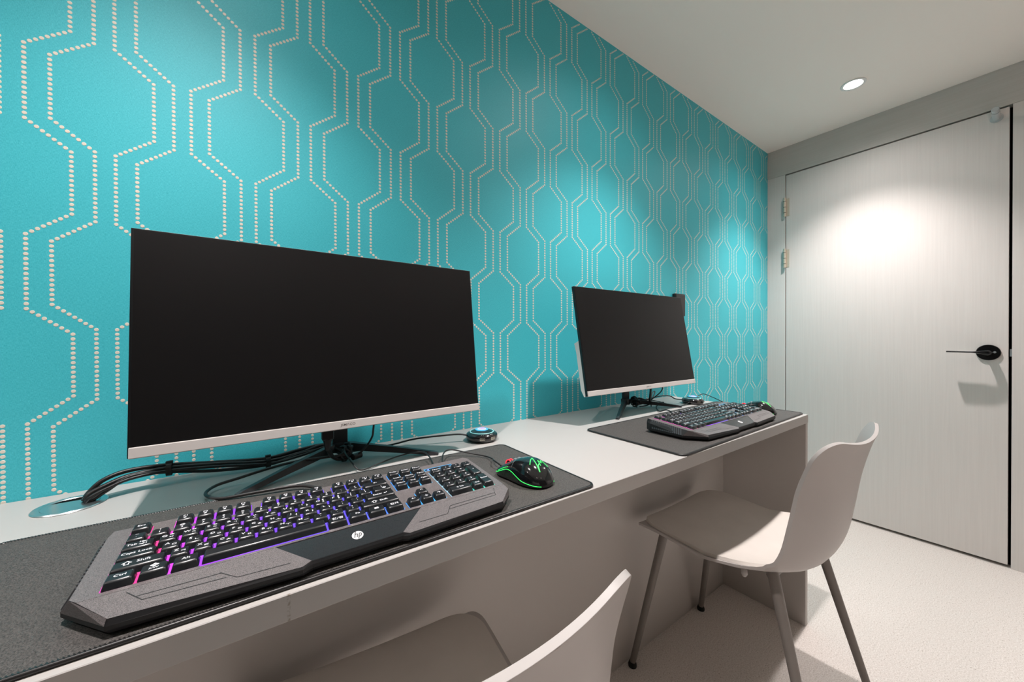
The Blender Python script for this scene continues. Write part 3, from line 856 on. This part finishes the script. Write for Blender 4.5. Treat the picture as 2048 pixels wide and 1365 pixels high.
    def zone(u0, u1, r0, r1):
        e, fe = -0.0003, -0.0014
        pl_ = [(u0*PU-e, r0*PV-fe), (u1*PU+e, r0*PV-fe), (u1*PU+e, r1*PV+fe), (u0*PU-e, r1*PV+fe)]
        prism(bm, pl_, lambda u, v: plate(v)+0.0003, lambda u, v: plate(v)-0.0002)
    prism(bm, [(3.75*PU, -0.0004), (10*PU, -0.0004), (10*PU, 0.003), (3.75*PU, 0.003)], lambda u, v: plate(v)+0.0003, lambda u, v: plate(v)-0.0002)
    zone(0, 15, 0, 5); zone(0, 1, FR, FR+1); zone(2, 6, FR, FR+1); zone(6.5, 10.5, FR, FR+1); zone(11, 15, FR, FR+1)
    zone(NU, NU+3, FR, FR+1); zone(NU, NU+3, 3, 5); zone(NU, NU+3, 0, 1); zone(NU+1, NU+2, 1, 2); zone(QU, QU+4, 0, 5)
    obj('backlight', bm, M['backlight'], t)
    return t

_km, _lm = {}, {}
def add_keys(t):
    for i, (u, r, w, d, lg) in enumerate(KEYS):
        kk = (w, d)
        if kk not in _km: _km[kk] = key_mesh(w*PU, d*PV)
        o = bpy.data.objects.new('key', _km[kk])
        v = r*PV+d*PV/2
        o.location = ((u+w/2)*PU, v, plate(v))
        o.rotation_euler = (TILT, 0, 0)
        link(o, t)
        if lg:
            if i not in _lm:
                b = BM()
                for s, dx, dyy, size in lg:
                    add_text(b, s, dx, dyy, size*1.12, z=0.0, sx=1.12, fit=(w*PU-0.0070))
                me = bpy.data.meshes.new('legend'); b.to_mesh(me); b.free(); me.materials.append(M['legend'])
                _lm[i] = me
            lo = bpy.data.objects.new('legend', _lm[i])
            lo.location = (0, 0.0012, 0.00758)
            link(lo, o)

kb1 = keyboard(-2.8452, -0.4750, 0.0, 'backlit black keyboard with purple glow and round white badge nearest the camera')
add_keys(kb1)
kb2 = keyboard(-1.7755, -0.4715, math.radians(0.5), 'backlit black keyboard on the mat nearest the door')
add_keys(kb2)

# ------------------------------------------------------------------ mice
ML, MW, MH = 0.126, 0.034, 0.039
def m_w(t): return MW*(1-abs(t)**3.2)**0.42*(1-0.10*math.exp(-((t-0.25)/0.35)**2))
def m_h(t):
    base = 0.0385*math.exp(-((t+0.22)/1.02)**2)
    return max(0.0, base*(1-abs(t)**5)**0.5)
def m_pt(t, a, k=1.0):
    c, s = math.cos(a), math.sin(a)
    w, h = m_w(t), m_h(t)
    x = w*math.copysign(abs(c)**0.72, c)*k
    z = 0.004+h*abs(s)**0.78*k
    return Vector((x, t*ML/2, z))
def m_top(x, y):
    t = 2*y/ML
    c = min(0.999, abs(x)/m_w(t))**(1/0.72)
    return 0.004+m_h(t)*(1-c*c)**0.39

def mouse(x, y, rz, label, cab):
    t = tag(empty('mouse', (x, y, PAD_Z), rz), label, 'mouse', 'glossy gaming mice')
    bm = BM()
    NT, NA = 36, 26
    ts = [-math.cos(math.pi*i/NT)*0.998 for i in range(NT+1)]
    rings = [[bm.verts.new(m_pt(tt, math.pi*j/NA)) for j in range(NA+1)] + [bm.verts.new((-m_w(tt)*0.86, tt*ML/2*0.97, 0.0006)), bm.verts.new((m_w(tt)*0.86, tt*ML/2*0.97, 0.0006))] for tt in ts]
    for a, b in zip(rings, rings[1:]):
        n = len(a)
        for j in range(n):
            l = (j+1) % n; bm.faces.new((a[j], a[l], b[l], b[j]))
    bm.faces.new(rings[0]); bm.faces.new(rings[-1][::-1])
    body = obj('shell', bm, M['mouse'], t, smooth=True, sharp=1.0)
    # wheel with red glow
    wy = ML*0.30
    zt = m_top(0.0, wy)
    obj('scroll_wheel', lathe(BM(), [(0.0, -0.0035), (0.0075, -0.0035), (0.0085, -0.002), (0.0085, 0.002), (0.0075, 0.0035), (0.0, 0.0035)], 24, Matrix.Translation((0, wy, zt-0.0042)) @ Matrix.Rotation(math.radians(90), 4, 'Y'), cap=False), M['rubber'], t, smooth=True, sharp=0.6)
    bm = BM()
    for s in (-1, 1):
        lathe(bm, [(0.0078, -0.0006), (0.0092, -0.0006), (0.0092, 0.0006), (0.0078, 0.0006)], 24, Matrix.Translation((s*0.0034, wy, zt-0.0040)) @ Matrix.Rotation(math.radians(90), 4, 'Y'), cap=False)
    obj('wheel_glow', bm, M['led_red'], t)
    bm = BM()
    for yy in (ML*0.10, ML*0.17):
        box(bm, (-0.0032, yy-0.0035, m_top(0, yy)-0.002), (0.0032, yy+0.0035, m_top(0, yy)+0.0012), 0.0008, 1)
    obj('resolution_button', bm, M['grey_metal'], t)
    # button seams
    bm = BM()
    def seam(pts, r=0.00035):
        tube(bm, [Vector((px, py, m_top(px, py)+0.00005)) for px, py in pts], r, 5)
    seam([(0.0045, ML*0.06+ML*0.42*i/10) for i in range(10)]); seam([(-0.0045, ML*0.06+ML*0.42*i/10) for i in range(10)])
    seam([(-0.030+0.060*i/16, ML*0.055+0.004*math.cos(math.pi*(i/16-0.5))) for i in range(17)])
    obj('button_seam', bm, M['hub_ring'] if False else M['grey_metal'], t)
    # side light lines
    bm = BM()
    for s in (-1, 1):
        def side(tt, deg):
            a = math.radians(deg) if s > 0 else math.pi-math.radians(deg)
            return m_pt(tt, a, 1.008)
        pth = [(0.94, 6), (0.80, 12), (0.62, 20), (0.45, 26), (0.28, 27), (0.08, 21), (-0.14, 13), (-0.38, 6), (-0.62, 4), (-0.80, 3), (-0.93, 3)]
        tube(bm, spline([side(*q) for q in pth], 5), 0.00055, 6)
        tube(bm, spline([side(*q) for q in ((0.70, 24), (0.58, 32), (0.42, 37), (0.28, 38))], 5), 0.00045, 6)
    obj('side_light', bm, M['led_green'], t, smooth=True)
    # honeycomb side grip below the light line
    for s in (-1, 1):
        bm = BM()
        cols = []
        for q, top in ((0.70, 14), (0.58, 19), (0.45, 23), (0.28, 24), (0.08, 18), (-0.10, 12), (-0.26, 7)):
            cols.append([bm.verts.new(m_pt(q, math.radians(d) if s > 0 else math.pi-math.radians(d), 1.012)) for d in (2, top*0.35, top*0.7, top)])
        for a, b in zip(cols, cols[1:]):
            for j in range(3): bm.faces.new((a[j], a[j+1], b[j+1], b[j]))
        obj('side_grip', bm, M['mouse_grip'], t, smooth=True)
    # glowing palm logo
    bm = BM()
    oy = -ML*0.27
    def stroke(pts, w):
        P = [Vector((px, py+oy, 0)) for px, py in pts]
        for a, b in zip(P, P[1:]):
            n = 4
            d = (b-a).normalized(); nn = Vector((-d.y, d.x, 0))*w
            prev = None
            for k in range(n+1):
                c = a.lerp(b, k/n)
                e = (c-nn, c+nn)
                cur = [bm.verts.new((p.x, p.y, m_top(p.x, p.y)+0.0004)) for p in e]
                if prev: bm.faces.new((prev[0], prev[1], cur[1], cur[0]))
                prev = cur
    stroke([(-0.0165, 0.0040), (-0.0060, 0.0120), (0.0030, 0.0165)], 0.0008)
    stroke([(0.0030, 0.0165), (-0.0030, 0.0030), (-0.0105, -0.0150)], 0.0010)
    stroke([(-0.0105, -0.0150), (-0.0035, -0.0050), (0.0035, -0.0020)], 0.0008)
    stroke([(0.0010, -0.0070), (0.0060, 0.0050), (0.0075, -0.0030), (0.0125, 0.0040), (0.0165, -0.0110)], 0.0008)
    obj('logo', bm, M['led_green'], t)
    # cord: given in world points, brought into the mouse frame
    inv = (Matrix.Translation((x, y, PAD_Z)) @ Matrix.Rotation(rz, 4, 'Z')).inverted()
    cable('cable', [inv @ Vector(p) for p in cab], 0.0016, M['cable'], t)
    return t
mouse(-2.3010, -0.4260, math.radians(10), 'black glossy mouse with green lit logo beside the keyboard nearest the camera',
      [(-2.313, -0.364, 0.764), (-2.3120, -0.335, 0.766), (-2.2990, -0.3080, 0.7600), (-2.3000, -0.2772, 0.7580), (-2.3262, -0.2443, 0.7620), (-2.3604, -0.2243, 0.7700), (-2.3856, -0.2419, 0.7680), (-2.4077, -0.2900, 0.7600), (-2.414, -0.315, 0.757), (-2.423, -0.300, 0.757), (-2.4191, -0.2686, 0.7600), (-2.4109, -0.2215, 0.7650), (-2.4139, -0.1844, 0.7650), (-2.4572, -0.1693, 0.7600), (-2.5036, -0.1784, 0.7550), (-2.5463, -0.1962, 0.7540), (-2.560, -0.176, 0.767), (-2.567, -0.150, 0.780), (-2.563, -0.125, 0.780)])
mouse(-1.2420, -0.4130, math.radians(6), 'black glossy mouse with green edge light on the mat nearest the door',
      [(-1.2495, -0.350, 0.765), (-1.2400, -0.3150, 0.7700), (-1.2171, -0.2481, 0.7850), (-1.1700, -0.1865, 0.7860), (-1.2093, -0.1766, 0.7750), (-1.2934, -0.1804, 0.7550), (-1.3675, -0.1814, 0.7540), (-1.3743, -0.1493, 0.7600), (-1.4100, -0.120, 0.772), (-1.4622, -0.1074, 0.7800), (-1.520, -0.085, 0.778)])

# ------------------------------------------------------------------ round USB hubs
def hub(x, y, label, cab, rz=0.0):
    t = tag(empty('usb_hub', (x, y, DESK_Z), rz), label, 'usb hub', 'round black desk hubs with a lit button')
    obj('body', lathe(BM(), [(0.0, 0.0), (0.036, 0.0), (0.040, 0.0030), (0.0425, 0.0095), (0.0425, 0.0150), (0.0405, 0.0185), (0.036, 0.0215), (0.0300, 0.0240), (0.0175, 0.0285), (0.0, 0.0290)], 48, cap=False), M['hub'], t, smooth=True, sharp=0.8)
    ring = lathe(BM(), [(0.0304, 0.0238), (0.0312, 0.0245), (0.0322, 0.0233)], 48, cap=False)
    obj('light_ring', ring, M['hub_ring'], t, smooth=True)
    obj('button_ring', lathe(BM(), [(0.0135, 0.0288), (0.0140, 0.0299), (0.0170, 0.0295), (0.0174, 0.0284)], 40, cap=False), M['led_cyan'], t, smooth=True)
    b = obj('power_button', lathe(BM(), [(0.0, 0.0308), (0.008, 0.0305), (0.0122, 0.0296), (0.0126, 0.0286)], 40, cap=False), M['led_white'], t, smooth=True)
    sp = [Vector((r*math.cos(a), r*math.sin(a), 0.0309)) for r, a in ((0.0012+0.0075*k/36, 0.24*k*math.pi/2) for k in range(37))]
    obj('spiral_mark', tube(BM(), sp, 0.0009, 6), M['led_violet'], b, smooth=True)
    for deg in (-118, -78):
        a = math.radians(deg)
        mt = Matrix.Rotation(a, 4, 'Z')
        pbm = BM()
        for lo, hi in (((0.0405, -0.0066, 0.0085), (0.0431, 0.0066, 0.0096)), ((0.0405, -0.0066, 0.0140), (0.0431, 0.0066, 0.0151)), ((0.0405, -0.0066, 0.0085), (0.0431, -0.0057, 0.0151)), ((0.0405, 0.0057, 0.0085), (0.0431, 0.0066, 0.0151)), ((0.0405, -0.0045, 0.0112), (0.0430, 0.0045, 0.0124))):
            box(pbm, lo, hi, 0, 1, mt)
        p = obj('usb_port', pbm, M['port'], t)
        sb = BM()
        for k in (-1, 1): box(sb, (0.0360, k*0.0022-0.0006, 0.0208), (0.0385, k*0.0022+0.0006, 0.0216), 0, 1, mt)
        obj('port_mark', sb, M['white_print'], p)
    inv = (Matrix.Translation((x, y, DESK_Z)) @ Matrix.Rotation(rz, 4, 'Z')).inverted()
    cable('cable', [inv @ Vector(p) for p in cab], 0.0030, M['cable'], t, flat=0.75)
    return t
hub(-2.2235, -0.1330, 'round black usb hub with blue lit button behind the nearest mouse', [(-2.262, -0.122, 0.766), (-2.285, -0.114, 0.770), (-2.3299, -0.1000, 0.7700), (-2.3897, -0.0800, 0.7670), (-2.4377, -0.0700, 0.7600), (-2.4861, -0.0700, 0.7580), (-2.540, -0.060, 0.757)])
hub(-1.2230, -0.1700, 'round black usb hub behind the keyboard nearest the door', [(-1.2600, -0.1560, 0.766), (-1.2884, -0.1300, 0.7702), (-1.3088, -0.1200, 0.7820), (-1.3492, -0.1000, 0.7830), (-1.4060, -0.0800, 0.7730), (-1.470, -0.070, 0.765)])

# ------------------------------------------------------------------ loose cables, left station
BUN = [(-2.9560, -0.0800, 0.7500), (-2.9510, -0.0760, 0.7600), (-2.9350, -0.0700, 0.7720), (-2.9068, -0.0600, 0.7825), (-2.8590, -0.0500, 0.7800), (-2.7895, -0.0500, 0.7709), (-2.7027, -0.0550, 0.7640), (-2.6432, -0.0600, 0.7739), (-2.5951, -0.0700, 0.7813), (-2.5650, -0.0950, 0.7700)]
offs = [(0.0, 0.0, 0.0), (0.003, -0.005, -0.0055), (-0.003, 0.005, 0.0050), (0.004, -0.011, -0.002)]
for k, (ox, oy, oz) in enumerate(offs):
    pts = []
    for i, p in enumerate(BUN):
        f = 1.0 if 0 < i < len(BUN)-1 else 0.6
        wob = 0.0035*math.sin(i*1.7+k*2.1)
        pts.append((p[0]+ox*f, p[1]+oy*f, max(0.7535, p[2]+oz*f+(wob if i not in (0, 4, 6) else 0))))
    tag(cable('cable', pts, (0.0044, 0.0033, 0.0038, 0.0028)[k], M['cable']), ('thickest black cable of the bundle rising from the metal grommet', 'black cable lying lower front in the bundle from the metal grommet', 'uppermost black cable of the bundle arching out of the metal grommet', 'thinnest black cable on the camera side of the grommet bundle')[k], 'cable', 'cable bundle from the grommet')
def tie(x, y, z, rz, label):
    mt = Matrix.Translation((x, y, z)) @ Matrix.Rotation(rz, 4, 'Z') @ Matrix.Rotation(math.radians(90), 4, 'Y')
    t = tag(empty('cable_tie', (x, y, z), rz), label, 'cable tie', 'black straps around the grommet bundle')
    ry_ = Matrix.Rotation(math.radians(90), 4, 'Y')
    bm = lathe(BM(), [(0.0098, -0.004), (0.0106, -0.004), (0.0106, 0.004), (0.0098, 0.004), (0.0098, -0.004)], 20, Matrix.Translation((0, -0.0035, 0)) @ ry_, cap=False)
    for v in bm.verts: v.co.z *= 1.15
    obj('strap', bm, M['cable'], t, smooth=True, sharp=0.7)
    obj('buckle', box(BM(), (-0.0052, -0.0065, 0.0105), (0.0052, 0.0005, 0.0155), 0.001, 1), M['plastic_black'], t)
tie(-2.8560, -0.0500, 0.7790, 0.0, 'black cable strap left of the left monitor stand, nearer the grommet')
tie(-2.7020, -0.0560, 0.7630, 0.1, 'black cable strap on the bundle just left of the left monitor stand')
tag(cable('keyboard_cable', [(-2.5640, -0.1300, 0.7720), (-2.6000, -0.1330, 0.7740), (-2.6500, -0.1260, 0.7740), (-2.6932, -0.1240, 0.7700), (-2.7470, -0.1354, 0.7640), (-2.7820, -0.1380, 0.7580), (-2.7936, -0.1695, 0.7565), (-2.7716, -0.2070, 0.7570), (-2.7168, -0.2216, 0.7600), (-2.6581, -0.2353, 0.7610), (-2.6246, -0.2829, 0.7600), (-2.617, -0.335, 0.762)], 0.0027, M['cable2']), 'grey black keyboard cable looping over the desk under the left monitor', 'cable')
tag(cable('video_cable', [(-2.5135, -0.1700, 0.8420), (-2.5140, -0.1650, 0.8250), (-2.5143, -0.1580, 0.8100), (-2.5201, -0.1400, 0.7885), (-2.5358, -0.1300, 0.7689), (-2.5524, -0.1200, 0.7627)], 0.0022, M['cable']), 'thin black cable dropping from the left monitor right of its neck', 'cable')
def plug_cable(dx, dy_, label, s=1.0):
    t = tag(empty('power_cable', (-2.6027+dx, -0.160+dy_, 0.800)), label, 'cable')
    obj('plug', box(BM(), (-0.011, -0.008, 0.018), (0.011, 0.008, 0.045), 0.002, 2), M['plastic_black'], t)
    obj('plug_neck', lathe(BM(), [(0.0045, -0.004), (0.0062, 0.004), (0.0088, 0.019)], 16), M['plastic_black'], t, smooth=True, sharp=0.6)
    cable('cord', [(0.0, 0, 0.0), (0.005, 0.01, -0.012), (0.013, 0.024, -0.026), (0.026, 0.032, -0.036), (0.045, 0.045, -0.040), (0.056, 0.06, -0.034)], 0.0042, M['cable'], t)
plug_cable(0, 0, 'thick black power plug and cord under the left monitor beside its neck')
# knot of wrapped surplus cable by the neck
def knot(cx, cy, cz, label, seed):
    rnd = random.Random(seed)
    t = tag(empty('cable_knot', (cx, cy, cz)), label, 'cable')
    for k in range(4):
        R = 0.016+0.005*rnd.random()
        ax = Matrix.Rotation(rnd.uniform(-0.9, 0.9), 4, 'X') @ Matrix.Rotation(math.radians(90)+rnd.uniform(-0.8, 0.8), 4, 'Y') @ Matrix.Rotation(rnd.uniform(0, 6), 4, 'Z')
        pts = [ax @ Vector((R*math.cos(a), R*0.62*math.sin(a), 0.004*math.sin(2*a))) + Vector((rnd.uniform(-0.004, 0.004), 0, 0.0)) for a in [2*math.pi*i/20 for i in range(20)]]
        zmin = min(p.z for p in pts)
        sh = max(0.0, (DESK_Z+0.004-cz)-zmin)
        obj('loop', tube(BM(), [p+Vector((0, 0, sh)) for p in pts], 0.0026, 8, closed=True), M['cable'], t, smooth=True)
    obj('wrap', lathe(BM(), [(0.0085, -0.007), (0.0095, -0.005), (0.0095, 0.005), (0.0085, 0.007)], 18, Matrix.Rotation(math.radians(70), 4, 'X'), cap=True), M['rubber'], t, smooth=True, sharp=0.7)
    return t
knot(-2.5600, -0.1170, 0.7740, 'knotted black surplus cable at the foot of the left monitor neck', 3)
t = tag(empty('ferrite_core', (-2.5400, -0.1270, 0.7640), 0.5), 'small black barrel on the thin cable beside the left knot', 'cable part')
obj('barrel', lathe(BM(), [(0.004, -0.012), (0.0068, -0.0105), (0.0068, 0.0105), (0.004, 0.012)], 18, Matrix.Rotation(math.radians(90), 4, 'Y')), M['plastic_black'], t, smooth=True, sharp=0.5)

# right station
tag(cable('keyboard_cable', [(-1.5000, -0.105, 0.770), (-1.4400, -0.1200, 0.7660), (-1.3950, -0.1450, 0.7680), (-1.4150, -0.1400, 0.7640), (-1.4500, -0.1500, 0.7580), (-1.4831, -0.1739, 0.7550), (-1.5085, -0.2028, 0.7550), (-1.5096, -0.2294, 0.7640), (-1.5339, -0.2672, 0.7640), (-1.5654, -0.3060, 0.7640), (-1.580, -0.335, 0.765)], 0.0022, M['cable']), 'black keyboard cable curling over the desk under the right monitor', 'cable')
knot(-1.5150, -0.1000, 0.7760, 'knotted black surplus cable at the foot of the right monitor neck', 5)
tag(cable('power_cable', [(-1.4850, -0.150, 0.842), (-1.4830, -0.146, 0.815), (-1.4760, -0.138, 0.785), (-1.4600, -0.128, 0.766), (-1.4500, -0.110, 0.772), (-1.4800, -0.095, 0.785), (-1.520, -0.085, 0.780)], 0.0040, M['cable']), 'thick black cord hanging from the right monitor right of its neck', 'cable')
tag(cable('video_cable', [(-1.4150, -0.155, 0.842), (-1.4145, -0.148, 0.815), (-1.4250, -0.120, 0.785), (-1.4550, -0.100, 0.765), (-1.500, -0.090, 0.760)], 0.0022, M['cable']), 'thin black cable dropping from under the right monitor logo', 'cable')
tag(cable('spare_cable', [(-1.4550, -0.130, 0.757), (-1.4200, -0.105, 0.775), (-1.3800, -0.085, 0.797), (-1.3560, -0.080, 0.801), (-1.3650, -0.085, 0.792), (-1.4050, -0.100, 0.775), (-1.4500, -0.115, 0.760), (-1.5000, -0.110, 0.757)], 0.0022, M['cable']), 'black cable loop sticking up behind the right monitor cables', 'cable')

# small black box on the wall behind the right monitor
t = tag(empty('wall_box', (-1.0530, -0.009, 1.13)), 'small black box fixed to the teal wall behind the right monitor corner', 'box')
obj('case', box(BM(), (-0.0425, -0.0095, 0.0), (0.0425, 0.0088, 0.107), 0.004, 3), M['plastic_black'], t, smooth=True, sharp=0.9)
obj('face_plate', box(BM(), (-0.0375, -0.0103, 0.006), (0.0375, -0.0090, 0.101), 0.0006, 1), M['bezel'], t)

# ------------------------------------------------------------------ chairs
PROF = [(0.252, 0.424), (0.246, 0.446), (0.222, 0.457), (0.17, 0.459), (0.09, 0.454), (0.0, 0.448), (-0.07, 0.447), (-0.120, 0.456), (-0.158, 0.482), (-0.180, 0.530), (-0.193, 0.600), (-0.206, 0.685), (-0.222, 0.755), (-0.236, 0.797)]
def chair_surface(ns=64, nt=28, hw0=0.214, up=0.0, s0=0.0, s1=1.0, shrink=0.0, rtop=0.060, rfront=0.075):
    pts = [Vector((0, y, z)) for y, z in PROF]
    path = spline(pts, 14)
    L = [0.0]
    for a, b in zip(path, path[1:]): L.append(L[-1]+(b-a).length)
    tot = L[-1]
    def at(d):
        d = min(max(d, 0), tot)
        for i in range(len(path)-1):
            if L[i+1] >= d:
                f = (d-L[i])/max(1e-9, L[i+1]-L[i])
                p = path[i].lerp(path[i+1], f)
                tg = (path[min(i+2, len(path)-1)]-path[max(i-1, 0)]).normalized()
                return p, tg
        return path[-1], (path[-1]-path[-2]).normalized()
    grid = []
    d0, d1 = s0*tot, s1*tot
    for i in range(ns+1):
        u = i/ns
        # denser near the ends so that the corners round off
        u = 0.5-0.5*math.cos(math.pi*u) if True else u
        d = d0+(d1-d0)*u
        p, tg = at(d)
        nrm = Vector((0, -tg.z, tg.y))
        if nrm.z < 0 and abs(nrm.z) > abs(nrm.y): nrm = -nrm
        if nrm.y < 0 and abs(nrm.y) >= abs(nrm.z) and p.z > 0.47: nrm = -nrm
        if p.y > 0.23: nrm = Vector((0, max(0, nrm.y), abs(nrm.z))).normalized()
        f = d/tot
        hw = hw0-shrink
        back = min(1, max(0, (p.z-0.47)/0.30)) if p.y < 0 else 0
        hw -= 0.012*back
        df, dt = d-d0, d1-d
        rf, rt = rfront, rtop
        if df < rf: hw -= rf-math.sqrt(max(0, rf*rf-(rf-df)**2))
        if dt < rt: hw -= rt-math.sqrt(max(0, rt*rt-(rt-dt)**2))
        # cupping: seat edges rise gently, the back wraps forward
        cup = 0.006+0.048*min(1, max(0, (0.04-p.y)/0.17)) if p.z < 0.6 else 0.054-0.010*max(0, (p.z-0.68)/0.12)
        row_ = []
        for j in range(nt+1):
            q = -1+2*j/nt
            wide = q*hw/hw0
            row_.append(p+Vector((q*hw, 0, 0))+nrm*(cup*abs(wide)**2.3+up)+tg*(0.019*max(0.0, (f-0.72)/0.28)**1.5*(abs(wide)**2-0.55)))
        grid.append(row_)
    return grid
def grid_mesh(bm, grid):
    V = [[bm.verts.new(p) for p in r] for r in grid]
    for a, b in zip(V, V[1:]):
        for j in range(len(a)-1): bm.faces.new((a[j], a[j+1], b[j+1], b[j]))
    return V
def closed_shell(top, bot):
    bm = BM()
    A = grid_mesh(bm, top); B = grid_mesh(bm, bot)
    n, m = len(A), len(A[0])
    loopA = [A[0][j] for j in range(m)]+[A[i][m-1] for i in range(1, n)]+[A[n-1][j] for j in range(m-2, -1, -1)]+[A[i][0] for i in range(n-2, 0, -1)]
    loopB = [B[0][j] for j in range(m)]+[B[i][m-1] for i in range(1, n)]+[B[n-1][j] for j in range(m-2, -1, -1)]+[B[i][0] for i in range(n-2, 0, -1)]
    k = len(loopA)
    for i in range(k):
        j = (i+1) % k
        bm.faces.new((loopA[i], loopA[j], loopB[j], loopB[i]))
    return bm
def chair(x, y, rz, label):
    t = tag(empty('chair', (x, y, 0.0), rz), label, 'chair', 'pale grey shell chairs at the desk')
    sh = obj('shell', closed_shell(chair_surface(), chair_surface(up=-0.0075)), M['chair'], t, smooth=True, sharp=1.1)
    bv = sh.modifiers.new('edge_round', 'BEVEL'); bv.width = 0.003; bv.segments = 3; bv.limit_method = 'ANGLE'; bv.angle_limit = math.radians(55)
    obj('seat_pad', closed_shell(chair_surface(ns=44, up=0.0085, s0=0.040, s1=0.505, shrink=0.010, rtop=0.09, rfront=0.07), chair_surface(ns=44, up=0.0004, s0=0.036, s1=0.509, shrink=0.007, rtop=0.09, rfront=0.07)), M['chair_pad'], t, smooth=True, sharp=1.1)
    for sx, yt, yf in ((-1, 0.185, 0.262), (1, 0.185, 0.262), (-1, -0.095, -0.212), (1, -0.095, -0.212)):
        top = Vector((sx*0.150, yt, 0.446 if yt > 0 else 0.464)); foot = Vector((sx*0.205, yf, 0.012))
        lg = obj('leg', tube(BM(), [top.lerp(foot, k/10) for k in range(11)], lambda f: 0.0125-0.0035*f, 18), M['chair_leg'], t, smooth=True, sharp=0.8)
        obj('foot', lathe(BM(), [(0.0, 0.0), (0.0125, 0.0), (0.0130, 0.006), (0.0105, 0.014), (0.0, 0.020)], 18, Matrix.Translation((foot.x, foot.y, 0.0)), cap=False), M['rubber'], lg, smooth=True, sharp=0.7)
    bm = BM()
    for s in (-1, 1): tube(bm, [(s*0.105, 0.178, 0.437), (s*0.105, -0.085, 0.436)], 0.008, 10)
    tube(bm, [(-0.150, 0.178, 0.439), (0.150, 0.178, 0.439)], 0.008, 10); tube(bm, [(-0.145, -0.088, 0.448), (-0.105, -0.085, 0.436), (0.105, -0.085, 0.436), (0.145, -0.088, 0.448)], 0.008, 10)
    obj('under_frame', bm, M['chair_leg'], t, smooth=True, sharp=0.8)
    for s in (-1, 1):
        obj('stacking_clip', lathe(BM(), [(0.0, 0.0), (0.004, 0.001), (0.007, 0.007), (0.006, 0.022), (0.0, 0.024)], 14, Matrix.Translation((s*0.178, -0.045, 0.434)), cap=False), M['chair'], t, smooth=True)
    return t
chair(-1.5600, -0.5350, 0.0, 'whole pale grey plastic chair at the right end of the desk')
chair(-2.5850, -0.5360, math.radians(-6.0), 'pale grey plastic chair cut off by the bottom edge of the photo')
